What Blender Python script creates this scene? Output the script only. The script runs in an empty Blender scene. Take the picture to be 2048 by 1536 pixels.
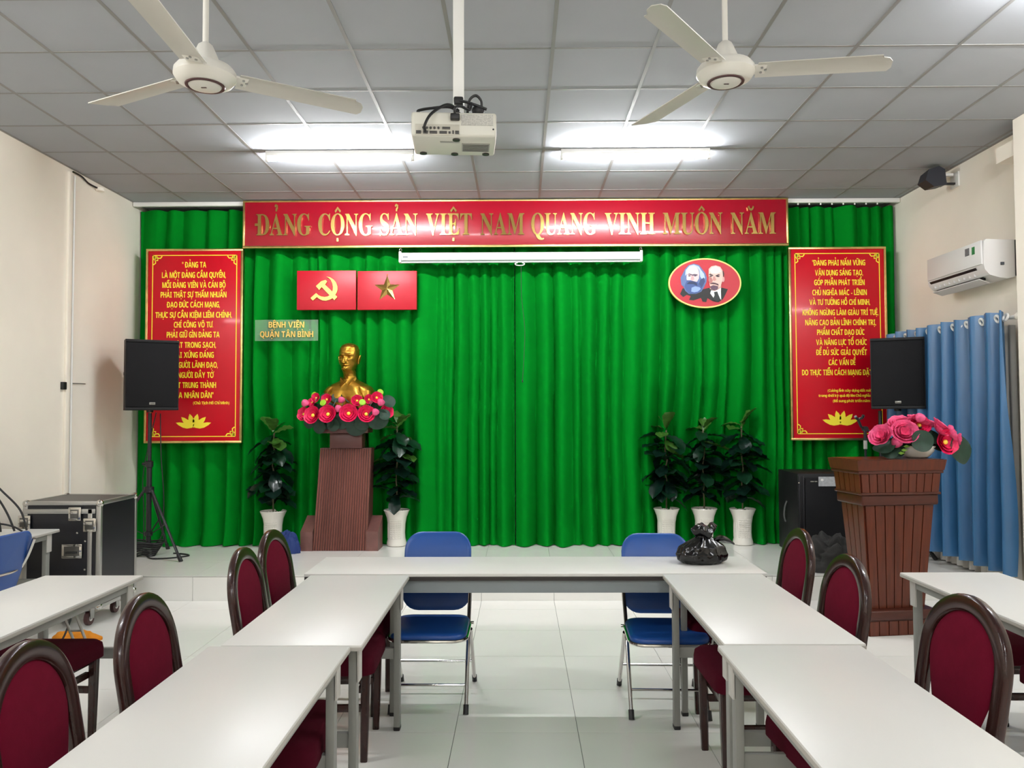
import bpy, bmesh, math, random, unicodedata
from mathutils import Vector, Matrix, noise
PI = math.pi
R = math.radians
sin, cos = math.sin, math.cos
sc = bpy.context.scene
C = sc.collection

# ------------------------------------------------------------------ camera, world, exposure
def make_camera():
    p, yw, r = 0.0356178, 0.0095242, -0.0031953
    fwd = Vector((-sin(yw)*cos(p), cos(yw)*cos(p), sin(p)))
    right = Vector((cos(yw), sin(yw), 0))
    up = right.cross(fwd)
    rr = cos(r)*right + sin(r)*up
    uu = -sin(r)*right + cos(r)*up
    cam = bpy.data.cameras.new('camera')
    cam.sensor_fit = 'HORIZONTAL'; cam.sensor_width = 36.0
    cam.lens = 1577.3/2048*36.0
    cam.clip_start = 0.05
    o = bpy.data.objects.new('camera', cam); C.objects.link(o)
    o.matrix_world = Matrix(((rr.x, uu.x, -fwd.x, 0), (rr.y, uu.y, -fwd.y, 0), (rr.z, uu.z, -fwd.z, 1.5574), (0, 0, 0, 1)))
    sc.camera = o
make_camera()
w = bpy.data.worlds.new('room_world'); sc.world = w; w.use_nodes = True
w.node_tree.nodes['Background'].inputs[0].default_value = (0.8, 0.85, 0.9, 1)
w.node_tree.nodes['Background'].inputs[1].default_value = 0.05
sc.view_settings.view_transform = 'Standard'
sc.view_settings.look = 'None'
sc.view_settings.gamma = 1.0
sc.view_settings.use_curve_mapping = False
sc.view_settings.exposure = 0.0
sc.cycles.use_denoising = True
TUBE_POWER = 365.0

# ------------------------------------------------------------------ materials
def lin(c):
    return tuple(((v/255)/12.92 if v/255 <= .04045 else ((v/255+.055)/1.055)**2.4) for v in c)
MATS = {}
def mat(name, col, rough=.5, metal=0, var=0, vscale=6, bump=0, bscale=60, coat=0, sheen=0, spec=.5, trans=0, emit=0, stretch=None, alpha=1):
    if name in MATS: return MATS[name]
    m = bpy.data.materials.new(name); m.use_nodes = True
    nt = m.node_tree; b = nt.nodes['Principled BSDF']
    c = lin(col)
    b.inputs['Base Color'].default_value = (*c, 1)
    b.inputs['Roughness'].default_value = rough
    b.inputs['Metallic'].default_value = metal
    b.inputs['Specular IOR Level'].default_value = spec
    if coat: b.inputs['Coat Weight'].default_value = coat; b.inputs['Coat Roughness'].default_value = .08
    if sheen: b.inputs['Sheen Weight'].default_value = sheen; b.inputs['Sheen Roughness'].default_value = .4; b.inputs['Sheen Tint'].default_value = (*c, 1)
    if trans: b.inputs['Transmission Weight'].default_value = trans; b.inputs['IOR'].default_value = 1.3
    if alpha < 1: b.inputs['Alpha'].default_value = alpha
    if emit:
        b.inputs['Emission Color'].default_value = (*c, 1); b.inputs['Emission Strength'].default_value = emit
    if var or bump:
        tc = nt.nodes.new('ShaderNodeTexCoord')
        mp = nt.nodes.new('ShaderNodeMapping')
        nt.links.new(tc.outputs['Object'], mp.inputs['Vector'])
        if stretch: mp.inputs['Scale'].default_value = stretch
    if var:
        n = nt.nodes.new('ShaderNodeTexNoise'); n.inputs['Scale'].default_value = vscale; n.inputs['Detail'].default_value = 5
        nt.links.new(mp.outputs[0], n.inputs['Vector'])
        rp = nt.nodes.new('ShaderNodeValToRGB')
        rp.color_ramp.elements[0].position = .3; rp.color_ramp.elements[1].position = .7
        rp.color_ramp.elements[0].color = (*[v*(1-var) for v in c], 1)
        rp.color_ramp.elements[1].color = (*[min(1, v*(1+var)) for v in c], 1)
        nt.links.new(n.outputs[0], rp.inputs[0]); nt.links.new(rp.outputs[0], b.inputs['Base Color'])
    if bump:
        n2 = nt.nodes.new('ShaderNodeTexNoise'); n2.inputs['Scale'].default_value = bscale; n2.inputs['Detail'].default_value = 3
        nt.links.new(mp.outputs[0], n2.inputs['Vector'])
        bp = nt.nodes.new('ShaderNodeBump'); bp.inputs['Strength'].default_value = bump; bp.inputs['Distance'].default_value = .01
        nt.links.new(n2.outputs[0], bp.inputs['Height']); nt.links.new(bp.outputs[0], b.inputs['Normal'])
    MATS[name] = m
    return m

# ------------------------------------------------------------------ mesh builder
class MB:
    def __init__(s): s.v = []; s.f = []
    def add(s, vs, fs, M=None):
        o = len(s.v)
        s.v += [tuple(M @ Vector(v)) if M else tuple(v) for v in vs]
        s.f += [tuple(i+o for i in f) for f in fs]
        return s
    def box(s, c, d, bev=0, seg=2, M=None, rz=0):
        bm = bmesh.new(); bmesh.ops.create_cube(bm, size=1)
        for v in bm.verts: v.co = Vector((v.co.x*d[0], v.co.y*d[1], v.co.z*d[2]))
        if bev: bmesh.ops.bevel(bm, geom=bm.edges[:], offset=bev, segments=seg, affect='EDGES', profile=.5)
        bm.verts.index_update()
        T = Matrix.Translation(c) @ Matrix.Rotation(rz, 4, 'Z')
        if M: T = M @ T
        s.add([v.co for v in bm.verts], [[v.index for v in f.verts] for f in bm.faces], T); bm.free()
        return s
    def b2(s, x0, x1, y0, y1, z0, z1, bev=0, seg=2):
        return s.box(((x0+x1)/2, (y0+y1)/2, (z0+z1)/2), (abs(x1-x0), abs(y1-y0), abs(z1-z0)), bev, seg)
    def cyl(s, p0, p1, r0, r1=None, n=16):
        r1 = r0 if r1 is None else r1
        p0, p1 = Vector(p0), Vector(p1); d = (p1-p0).normalized()
        a = d.orthogonal().normalized(); b = d.cross(a)
        vs = []
        for p, r in ((p0, r0), (p1, r1)):
            for i in range(n):
                t = 2*PI*i/n; vs.append(p + a*cos(t)*r + b*sin(t)*r)
        fs = [(i, (i+1) % n, n+(i+1) % n, n+i) for i in range(n)]
        fs += [tuple(range(n-1, -1, -1)), tuple(range(n, 2*n))]
        return s.add(vs, fs)
    def sweep(s, path, rw, rt=None, nrm=None, n=8, closed=False, power=1):
        """section half sizes rw (in plane) and rt (along nrm); nrm None gives a round tube"""
        P = [Vector(p) for p in path]; m = len(P); vs = []
        prev = None
        for i in range(m):
            if closed: t = P[(i+1) % m]-P[i-1]
            else: t = P[min(i+1, m-1)]-P[max(i-1, 0)]
            if t.length < 1e-9: t = Vector((0, 0, 1))
            t.normalize()
            if nrm is not None:
                N = Vector(nrm); N = (N - t*N.dot(t)).normalized(); B = t.cross(N)
            else:
                if prev is None: N = t.orthogonal().normalized()
                else:
                    N = prev - t*prev.dot(t)
                    N = N.normalized() if N.length > 1e-6 else t.orthogonal().normalized()
                B = t.cross(N); prev = N
            a = rw[i] if isinstance(rw, (list, tuple)) else rw
            b = a if rt is None else (rt[i] if isinstance(rt, (list, tuple)) else rt)
            for k in range(n):
                q = 2*PI*(k+.5)/n; cx, cy = cos(q), sin(q)
                if power != 1:
                    cx = math.copysign(abs(cx)**power, cx); cy = math.copysign(abs(cy)**power, cy)
                vs.append(P[i] + B*cx*a + N*cy*b)
        fs = []
        rng = m if closed else m-1
        for i in range(rng):
            for k in range(n):
                j = (i+1) % m
                fs.append((i*n+k, i*n+(k+1) % n, j*n+(k+1) % n, j*n+k))
        if not closed: fs += [tuple(range(n-1, -1, -1)), tuple(range((m-1)*n, m*n))]
        return s.add(vs, fs)
    def lathe(s, prof, n=24, c=(0, 0, 0), M=None, mod=None):
        vs = []; fs = []
        m = len(prof)
        for j, (r, z) in enumerate(prof):
            for i in range(n):
                t = 2*PI*i/n; q = r*(mod(t, z) if mod else 1)
                vs.append((c[0]+q*cos(t), c[1]+q*sin(t), c[2]+z))
        for j in range(m-1):
            for i in range(n):
                k = (i+1) % n; fs.append((j*n+i, j*n+k, (j+1)*n+k, (j+1)*n+i))
        if prof[0][0] > 1e-6: fs.append(tuple(range(n-1, -1, -1)))
        if prof[-1][0] > 1e-6: fs.append(tuple(range((m-1)*n, m*n)))
        return s.add(vs, fs, M)
    def ball(s, c, r, nu=12, nv=8, M=None):
        r = (r, r, r) if not isinstance(r, (tuple, list)) else r
        prof = []
        vs = []; fs = []
        for j in range(nv+1):
            a = -PI/2+PI*j/nv
            for i in range(nu):
                t = 2*PI*i/nu; vs.append((c[0]+r[0]*cos(a)*cos(t), c[1]+r[1]*cos(a)*sin(t), c[2]+r[2]*sin(a)))
        for j in range(nv):
            for i in range(nu):
                k = (i+1) % nu; fs.append((j*nu+i, j*nu+k, (j+1)*nu+k, (j+1)*nu+i))
        return s.add(vs, fs, M)
    def poly(s, pts, y, d, flip=False):
        """polygon given in (x, z), front face at y, thickness d going away from the viewer (+y)"""
        n = len(pts)
        ar = sum(pts[i][0]*pts[(i+1) % n][1]-pts[(i+1) % n][0]*pts[i][1] for i in range(n))
        if ar < 0: pts = pts[::-1]
        vs = [(x, y, z) for x, z in pts] + [(x, y+d, z) for x, z in pts]
        fs = [tuple(range(n)), tuple(range(2*n-1, n-1, -1))]
        fs += [(i, n+i, n+(i+1) % n, (i+1) % n) for i in range(n)]
        return s.add(vs, fs)
    def flat(s, v2, f2, y, d):
        """2-d mesh in (x, z), extruded backwards by d"""
        n = len(v2)
        vs = [(x, y, z) for x, z in v2]; fs = []
        edges = {}
        for f in f2:
            a = sum(v2[f[i]][0]*v2[f[(i+1) % len(f)]][1]-v2[f[(i+1) % len(f)]][0]*v2[f[i]][1] for i in range(len(f)))
            if a < 0: f = f[::-1]
            fs.append(tuple(f))
            for i in range(len(f)):
                e = (f[i], f[(i+1) % len(f)]); edges[e] = 1
        if d > 0:
            vs += [(x, y+d, z) for x, z in v2]
            for (a, b) in list(edges):
                if (b, a) not in edges: fs.append((b, a, a+n, b+n))
        return s.add(vs, fs)
    def rings(s, loops, cap0=True, cap1=True):
        n = len(loops[0]); vs = [p for l in loops for p in l]; fs = []
        for j in range(len(loops)-1):
            for i in range(n):
                k = (i+1) % n; fs.append((j*n+i, j*n+k, (j+1)*n+k, (j+1)*n+i))
        if cap0: fs.append(tuple(range(n-1, -1, -1)))
        if cap1: fs.append(tuple(range((len(loops)-1)*n, len(loops)*n)))
        return s.add(vs, fs)
    def mesh(s, name, m, smooth=True, off=(0, 0, 0), ang=38):
        me = bpy.data.meshes.new(name)
        me.from_pydata([(x-off[0], y-off[1], z-off[2]) for x, y, z in s.v], [], s.f)
        if m: me.materials.append(m)
        if smooth:
            me.polygons.foreach_set('use_smooth', [True]*len(me.polygons))
            me.set_sharp_from_angle(angle=R(ang))
        me.update()
        return me

def arc(cx, cz, rx, rz, a0, a1, n):
    return [(cx+rx*cos(R(a0+(a1-a0)*i/(n-1))), cz+rz*sin(R(a0+(a1-a0)*i/(n-1)))) for i in range(n)]
def rrect(w, h, r, n=5):
    pts = []
    for sx, sy, a in ((1, 1, 0), (-1, 1, 90), (-1, -1, 180), (1, -1, 270)):
        pts += arc(sx*(w/2-r), sy*(h/2-r), r, r, a, a+90, n)
    return pts
def stroke(pts, wd):
    """ribbon polygon around a polyline"""
    L = []; Rr = []
    for i, (x, y) in enumerate(pts):
        x0, y0 = pts[max(i-1, 0)]; x1, y1 = pts[min(i+1, len(pts)-1)]
        dx, dy = x1-x0, y1-y0; l = math.hypot(dx, dy) or 1
        w_ = wd[i] if isinstance(wd, (list, tuple)) else wd
        nx, ny = -dy/l*w_/2, dx/l*w_/2
        L.append((x+nx, y+ny)); Rr.append((x-nx, y-ny))
    return L + Rr[::-1]
def smooth_path(pts, n=8):
    P = [Vector(p) for p in pts]; out = []
    for i in range(len(P)-1):
        a, b, c, d = P[max(i-1, 0)], P[i], P[i+1], P[min(i+2, len(P)-1)]
        for k in range(n):
            t = k/n
            out.append(.5*((2*b)+(c-a)*t+(2*a-5*b+4*c-d)*t*t+(3*b-a-3*c+d)*t**3))
    out.append(P[-1])
    return out

# ------------------------------------------------------------------ objects
ORG = {}
def tag(o, label, cat, group=None, kind=None):
    if label: o['label'] = label
    if cat: o['category'] = cat
    if group: o['group'] = group
    if kind: o['kind'] = kind
    return o
def thing(name, label, cat, loc=(0, 0, 0), rz=0, group=None):
    o = bpy.data.objects.new(name, None); C.objects.link(o)
    o.empty_display_size = .1
    o.location = loc; o.rotation_euler = (0, 0, rz)
    ORG[o.name] = tuple(loc)
    return tag(o, label, cat, group)
def part(name, mb, m, parent, world=False, smooth=True, label=None, ang=38, kind=None):
    """mesh child; world=True: the builder holds world coordinates (parents are not rotated then)"""
    off = (0, 0, 0)
    if world: off = ORG.get(parent.name, (0, 0, 0))
    me = mb.mesh(name, m, smooth, off, ang) if isinstance(mb, MB) else mb
    o = bpy.data.objects.new(name, me); C.objects.link(o); o.parent = parent
    ORG[o.name] = ORG.get(parent.name, (0, 0, 0))
    if label: o['label'] = label
    if kind: o['kind'] = kind
    return o
def inst(name, me, parent, loc=(0, 0, 0), rot=(0, 0, 0), scale=(1, 1, 1)):
    o = bpy.data.objects.new(name, me); C.objects.link(o); o.parent = parent
    o.location = loc; o.rotation_euler = rot; o.scale = scale
    return o
def solo(name, mb, m, label, cat, loc=(0, 0, 0), group=None, smooth=True, kind=None, ang=38):
    o = bpy.data.objects.new(name, mb.mesh(name, m, smooth, loc, ang)); C.objects.link(o)
    o.location = loc; ORG[o.name] = tuple(loc)
    return tag(o, label, cat, group, kind)
def struct(name, mb, m, label=None, smooth=False):
    o = bpy.data.objects.new(name, mb.mesh(name, m, smooth)); C.objects.link(o)
    o['kind'] = 'structure'
    if label: o['label'] = label
    ORG[o.name] = (0, 0, 0)
    return o
def dup(root, loc, rz, label, group=None):
    r = root.copy(); C.objects.link(r); r.location = loc; r.rotation_euler = (0, 0, rz); r['label'] = label
    if group: r['group'] = group
    for ch in list(root.children):
        c = ch.copy(); C.objects.link(c); c.parent = r
        for g in list(ch.children):
            d = g.copy(); C.objects.link(d); d.parent = c
    return r

# ------------------------------------------------------------------ lettering
GL = {}
def glyph(ch, style):
    k = (ch, style)
    if k in GL: return GL[k]
    s = ch
    base = {'sans': (0x1D5D4, 0x1D5EE, 0x1D7EC), 'serif': (0x1D400, 0x1D41A, 0x1D7CE)}[style]
    if 'A' <= ch <= 'Z': s = chr(base[0]+ord(ch)-65)
    elif 'a' <= ch <= 'z': s = chr(base[1]+ord(ch)-97)
    elif '0' <= ch <= '9': s = chr(base[2]+ord(ch)-48)
    cu = bpy.data.curves.new('glyph', 'FONT'); cu.body = s; cu.size = 1; cu.resolution_u = 4
    ob = bpy.data.objects.new('glyph', cu)
    me = bpy.data.meshes.new_from_object(ob)
    v = [(p.co.x, p.co.y) for p in me.vertices]; f = [tuple(p.vertices) for p in me.polygons]
    bpy.data.objects.remove(ob); bpy.data.curves.remove(cu); bpy.data.meshes.remove(me)
    if v:
        x0 = min(p[0] for p in v); x1 = max(p[0] for p in v)
        v = [(p[0]-x0, p[1]) for p in v]; wd = x1-x0
    else: wd = .25
    GL[k] = (v, f, wd)
    return GL[k]
MARK = {'\u0300': [(-.20, 1.34), (.04, 1.12)], '\u0301': [(-.04, 1.12), (.20, 1.34)],
        '\u0309': [(-.12, 1.34), (-.03, 1.42), (.09, 1.38), (.08, 1.28), (0, 1.22), (-.01, 1.12)],
        '\u0303': [(-.24, 1.17), (-.13, 1.27), (0, 1.22), (.13, 1.17), (.24, 1.27)],
        '\u0302': [(-.24, 1.10), (0, 1.28), (.24, 1.10)],
        '\u0306': [(-.22, 1.30), (-.14, 1.17), (0, 1.13), (.14, 1.17), (.22, 1.30)]}
def letters(text, style, gap=.07, space=.30, wt=.13, sq=1.0):
    """-> list of (verts, faces, x0, x1) in cap-height units; sq squeezes the marks to suit condensed lettering"""
    H = max(p[1] for p in glyph('H', style)[0]); out = []; x = 0
    for ch in text:
        if ch == ' ': x += space; continue
        dec = unicodedata.normalize('NFD', ch); bar = dec[0] in 'Đđ'
        b = {'Đ': 'D', 'đ': 'd', '“': '"', '”': '"'}.get(dec[0], dec[0])
        gv, gf, wd = glyph(b, style); gv = [(p[0]/H, p[1]/H) for p in gv]; v = []; f = []; wd /= H
        low = b.islower(); top = -.26 if low and b not in 'bdhklt' else 0
        def addpoly(pp):
            o = len(v); v.extend(pp); n = len(pp)//2
            for i in range(n-1): f.append((o+i, o+i+1, o+2*n-2-i, o+2*n-1-i))
        if bar:
            yb = .5 if not low else .85
            xo = -.10 if not low else wd*.35
            addpoly([(xo, yb-.06), (xo, yb+.06), (xo+.42, yb+.06), (xo+.42, yb-.06)])
        marks = [m for m in dec[1:]]
        circ = any(m in '\u0302\u0306' for m in marks)
        for m in marks:
            if m == '\u0323': addpoly([(wd/2-.09*sq, -.30), (wd/2-.09*sq, -.14), (wd/2+.09*sq, -.14), (wd/2+.09*sq, -.30)])
            elif m == '\u031b':
                addpoly(stroke([(wd-.12, .90), (wd+.03, .96), (wd+.07, 1.15)], wt))
            elif m in MARK:
                dx, dy = (0, 0)
                if circ and m not in '\u0302\u0306': dx, dy = .20*sq, .12
                pp = [(wd/2+dx+px*sq, py+dy+top) for px, py in MARK[m]]
                if b == 'i': pp = [(px, py+.22) for px, py in pp]
                addpoly(stroke(pp, wt))
        out.append((([(p[0]+x, p[1]) for p in gv], [(p[0]+x, p[1]) for p in v]), (gf, f), x, x+wd)); x += wd+gap
    return out
def put(mb, v, f, x0, k, z0, h, y, d):
    for q in (0, 1): mb.flat([(x0+p[0]*k, z0+p[1]*h) for p in v[q]], f[q], y-q*.0006, d)
    return mb
def text_mb(text, style, x0, x1, z0, h, y, d, centre=True, **kw):
    """one line fitted between x0 and x1 with cap height h"""
    L = letters(text, style, **kw); W = L[-1][3]
    k = (x1-x0)/W; mb = MB()
    for v, f, a, b in L: put(mb, v, f, x0, k, z0, h, y, d)
    return mb
# ------------------------------------------------------------------ the room
XL, XR, YF, YB, HC, ST = -3.955, 3.87, -4.2, 8.50, 3.7155, 0.205
SY = 6.58                                   # front edge of the stage
m_wall = mat('wall_paint', (249, 241, 227), .75, var=.035, vscale=1.6, bump=.05, bscale=120)
m_tilef = mat('floor_tile_glaze', (243, 242, 236), .13, var=.02, vscale=2, spec=.5)
m_joint = mat('floor_joint', (150, 150, 145), .8)
m_ceil = mat('ceiling_tile_board', (163, 166, 171), .85, var=.02, vscale=3, bump=.1, bscale=300)
m_bar = mat('ceiling_grid_metal', (132, 131, 128), .5)
m_white = mat('white_plastic', (232, 231, 226), .35)
m_black = mat('black_plastic', (22, 22, 24), .5)
m_chrome = mat('chrome', (200, 198, 194), .12, metal=1)
m_steel = mat('brushed_steel', (168, 168, 166), .35, metal=1)

def tiled(parent, xs, ys, z, t, gap, m, name='tile', seed=0):
    cache = {}
    rnd = random.Random(seed)
    for i in range(len(xs)-1):
        for j in range(len(ys)-1):
            w_, l_ = xs[i+1]-xs[i]-gap, ys[j+1]-ys[j]-gap
            if w_ < .03 or l_ < .03: continue
            k = (round(w_, 3), round(l_, 3))
            if k not in cache: cache[k] = MB().box((0, 0, 0), (w_, l_, t)).mesh(name, m, False)
            inst(name, cache[k], parent, ((xs[i]+xs[i+1])/2, (ys[j]+ys[j+1])/2, z))
def lines(a, b, o, s):
    k0 = math.ceil((a-o)/s+1e-6); k1 = math.floor((b-o)/s-1e-6)
    return [a]+[o+s*k for k in range(k0, k1+1)]+[b]

floor = struct('floor', MB().b2(XL, XR, YF, SY, -.20, -.006), m_joint)
tiled(floor, lines(XL, XR, -.321, .6), lines(YF, SY, 3.892, .6), -.003, .006, .003, m_tilef)
stage = struct('floor_stage', MB().b2(XL, XR, SY+.012, YB, -.20, ST-.006), m_joint)
tiled(stage, lines(XL, XR, -.321, .6), lines(SY, YB, 6.62, .6), ST-.003, .006, .003, m_tilef)
rm = {}
xs = lines(XL, XR, -.321, .6)
for i in range(len(xs)-1):
    w_ = xs[i+1]-xs[i]-.003
    if w_ > .03:
        k = round(w_, 3)
        if k not in rm: rm[k] = MB().box((0, 0, 0), (w_, .012, ST-.01)).mesh('riser_tile', m_tilef, False)
        inst('riser_tile', rm[k], stage, ((xs[i]+xs[i+1])/2, SY+.006, (ST-.01)/2))

struct('wall_left', MB().b2(XL-.2, XL, YF-.2, YB+.2, -.2, 3.95), m_wall)
struct('wall_right', MB().b2(XR, XR+.2, YF-.2, YB+.2, -.2, 3.95), m_wall)
struct('wall_back', MB().b2(XL, XR, YB, YB+.2, -.2, 3.95), m_wall)
struct('wall_front', MB().b2(XL, XR, YF-.2, YF, -.2, 3.95), m_wall)
# the pilaster on the right and the little beam stub behind it
pil = struct('wall_pilaster', MB().b2(3.675, XR, 4.95, 5.83, 0, HC), m_wall)
struct('trim_1', MB().b2(3.71, XR, 5.83, 6.10, 3.47, 3.59), m_wall)

ceiling = struct('ceiling', MB().b2(XL, XR, YF, YB, 3.745, 3.95), m_ceil)
cx = lines(XL, XR, -3.395, .6); cy = lines(YF, YB, 4.616, .6)
tiled(ceiling, cx, cy, HC+.009, .012, .010, m_ceil)
lb = MB().box((0, 0, 0), (.022, YB-YF, .026)).mesh('grid_bar', m_bar, False)
for x in cx[1:-1]: inst('grid_bar', lb, ceiling, (x, (YB+YF)/2, HC+.013))
tb = MB().box((0, 0, 0), (XR-XL, .018, .024)).mesh('grid_bar', m_bar, False)
for y in cy[1:-1]: inst('grid_bar', tb, ceiling, (0+(XL+XR)/2, y, HC+.0125))
ab = MB().b2(XL, XL+.022, YF, YB, HC, HC+.02).b2(XR-.022, XR, YF, YB, HC, HC+.02)
part('edge_angle', ab, m_bar, ceiling)

# conduit, hook and cable on the left wall
th = thing('wall_conduit', 'white plastic cable conduit running down the left wall', 'conduit', (XL+.02, 6.70, .86))
part('trunking', MB().b2(XL, XL+.022, 6.655, 6.715, .86, 3.68, .003), m_wall, th, True)
part('pipe', MB().cyl((XL+.014, 6.74, .86), (XL+.014, 6.74, 3.66), .012, n=10), m_white, th, True)
part('switch', MB().b2(XL, XL+.03, 6.60, 6.65, 1.765, 1.83, .004), m_black, th, True, label='small black box on the conduit')
part('rod', MB().cyl((XL+.012, 6.65, 1.822), (XL+.012, 6.97, 1.826), .004, n=6), m_steel, th, True)
th = thing('ceiling_cable', 'dark cable and clamp tucked along the top of the left wall', 'cable', (XL, 6.85, 3.66))
part('cable', MB().sweep(smooth_path([(XL+.012, 6.72, 3.695), (XL+.02, 6.84, 3.69), (XL+.012, 6.97, 3.665), (XL+.03, 7.08, 3.655)], 6), .008), m_black, th, True)
part('clamp', MB().lathe([(0, 0), (.035, 0), (.04, .012), (.035, .03), (0, .032)], 14, (XL+.04, 7.12, 3.635)), m_wall, th, True)
for o_ in C.objects:
    if o_.name in ('wall_conduit', 'ceiling_cable'): o_.location.y += .15
struct('trim_2', MB().cyl((3.672, 5.70, 2.83), (3.672, 5.05, 2.845), .008, n=8), m_wall, smooth=True)

# ------------------------------------------------------------------ tube lights
m_tube = bpy.data.materials.new('lit_tube'); m_tube.use_nodes = True
nt = m_tube.node_tree; b_ = nt.nodes['Principled BSDF']
b_.inputs['Base Color'].default_value = (1, 1, 1, 1); b_.inputs['Emission Color'].default_value = (.965, .98, 1, 1)
b_.inputs['Emission Strength'].default_value = TUBE_POWER
def tube_light(x, y, label, group, rz=0):
    t = thing('tube_light', label, 'light', (x, y, HC), rz, group)
    part('housing', MB().box((0, 0, -.022), (1.22, .045, .044), .004), m_white, t)
    for s in (-1, 1):
        e = part('end_cap', MB().box((s*.602, 0, -.058), (.022, .034, .052), .004), m_white, t)
        part('pin_socket', MB().cyl((s*.588, 0, -.066), (s*.60, 0, -.066), .016, n=12), m_white, e)
    part('tube', MB().cyl((-.588, 0, -.066), (.588, 0, -.066), .0145, n=14), m_tube, t)
    return t
tube_light(-1.475, 6.42, 'lit fluorescent tube on the ceiling, left of the projector', 'ceiling tube lights')
tube_light(.958, 6.42, 'lit fluorescent tube on the ceiling, right of the projector', 'ceiling tube lights')
for x, y in ((3.0, 3.72), (-3.1, 2.3), (-1.475, -2.4), (1.15, -.6)):
    tube_light(x, y, 'lit fluorescent tube on the ceiling behind the viewer', 'ceiling tube lights behind the viewer')

# ------------------------------------------------------------------ ceiling fans
m_fan = mat('fan_enamel', (222, 219, 210), .35)
m_blade = mat('fan_blade', (196, 193, 184), .4)
m_maroon = mat('fan_ring', (74, 40, 42), .4)
def fan(x, y, z, a0, label):
    t = thing('ceiling_fan', label, 'fan', (x, y, z), 0, 'ceiling fans')
    hubp = [(0, -.052), (.075, -.05), (.112, -.036), (.128, -.012), (.126, .012), (.112, .03), (.07, .04), (0, .042)]
    part('motor_housing', MB().lathe(hubp, 40), m_fan, t)
    part('trim_ring', MB().lathe([(.068, -.0505), (.070, -.054), (.080, -.053), (.082, -.049)], 40), m_maroon, t)
    part('cap', MB().lathe([(0, -.062), (.04, -.061), (.063, -.056), (.068, -.05)], 32), m_fan, t)
    part('badge', MB().box((0, -.012, -.0625), (.022, .007, .002)), m_maroon, t)
    part('neck_cone', MB().lathe([(.062, .036), (.058, .06), (.030, .125), (.018, .135), (0, .136)], 24), m_fan, t)
    part('down_rod', MB().cyl((0, 0, .12), (0, 0, HC-z-.05), .0125, n=14), m_fan, t)
    part('ceiling_canopy', MB().lathe([(.02, HC-z-.11), (.06, HC-z-.05), (.065, HC-z-.002)], 24), m_fan, t)
    for k in range(3):
        a = a0+k*2*PI/3
        M = Matrix.Rotation(a, 4, 'Z') @ Matrix.Rotation(R(-9), 4, 'X')
        b = MB(); prof = []
        n = 10; rows = []
        for i in range(n+1):
            u = i/n; r_ = .135+u*.575
            hw = .056+.006*u
            le, te = -hw, hw
            if i == n: le, te = -hw+.02, hw
            row = [(r_ - (.045*(1 if False else 0)), le, 0), (r_, le*.72, .004), (r_, 0, .007), (r_, te*.72, .004), (r_, te, 0)]
            if i == n: row = [(r_-.05, le-.0, 0), (r_-.02, le*.7, .004), (r_, 0, .007), (r_+.005, te*.7, .004), (r_-.01, te, 0)]
            rows.append(row)
        vs = [p for r0 in rows for p in r0] + [(p[0], p[1], p[2]-.004) for r0 in rows for p in r0]
        q = (n+1)*5; fs = []
        for i in range(n):
            for j in range(4):
                A = i*5+j; fs += [(A, A+5, A+6, A+1), (q+A, q+A+1, q+A+6, q+A+5)]
            fs += [(i*5, q+i*5, q+i*5+5, i*5+5), (i*5+4, i*5+9, q+i*5+9, q+i*5+4)]
        for j in range(4): fs += [(j, j+1, q+j+1, q+j), (n*5+j, q+n*5+j, q+n*5+j+1, n*5+j+1)]
        b.add(vs, fs, M)
        bl = part('blade', b, m_blade, t)
        part('blade_arm', MB().add(*(lambda o: (o.v, o.f))(MB().box((.14, 0, .002), (.07, .07, .008), .002)), M), m_fan, bl)
        s2 = MB()
        for dx, dy in ((.155, .018), (.155, -.018), (.172, 0)): s2.cyl(M @ Vector((dx, dy, -.006)), M @ Vector((dx, dy, .0)), .006, n=8)
        part('screws', s2, m_steel, bl)
    return t
fan(-1.335, 3.30, 3.00, R(32.6), 'white three-blade ceiling fan left of the projector')
fan(.925, 3.48, 3.075, R(-6.9), 'white three-blade ceiling fan right of the projector')

# ------------------------------------------------------------------ projector
px_, py_ = -.302, 3.66
t = thing('projector', 'white ceiling projector with its cable sockets facing the viewer', 'projector', (px_, py_, 2.80), R(4))
m_proj = mat('projector_case', (214, 212, 200), .4)
m_port = mat('port_metal', (70, 68, 66), .4, metal=.6)
part('body', MB().box((0, 0, .062), (.385, .27, .112), .012, 3), m_proj, t)
pb = MB(); yb = -.1355
part('socket_panel', MB().box((-.075, yb+.001, .035), (.20, .004, .050), .001), mat('panel_grey', (196, 192, 178), .5), t)
for x, z, w_, h_ in ((-.160, .022, .022, .014), (-.128, .022, .022, .014), (-.093, .022, .034, .012), (-.049, .022, .034, .012), (-.020, .022, .010, .010), (-.004, .024, .006, .016), (.014, .023, .017, .015), (-.035, .042, .036, .011)):
    part('socket', MB().box((x, yb-.002, z), (w_, .005, h_), .001), m_port, t)
for x in (-.138, -.122, -.105, -.088, -.070): part('audio_jack', MB().cyl((x, yb+.001, .042), (x, yb-.006, .042), .0055, n=10), m_port, t)
part('rating_label', MB().box((.105, yb-.0006, .082), (.145, .001, .050)), mat('label_grey', (186, 184, 176), .5, var=.25, vscale=160), t)
part('sensor_dot', MB().cyl((.178, yb, .040), (.178, yb-.003, .040), .004, n=8), m_black, t)
part('vent_louvre', MB().box((.10, .01, .005), (.13, .11, .004)), mat('vent_grey', (165, 164, 156), .6), t)
for k in range(5): part('vent_slot', MB().box((.10, -.03+.02*k, .003), (.12, .005, .003)), m_port, t)
part('lamp_cover', MB().box((-.02, -.06, .0055), (.09, .02, .003)), mat('vent_grey', (165, 164, 156), .6), t)
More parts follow.
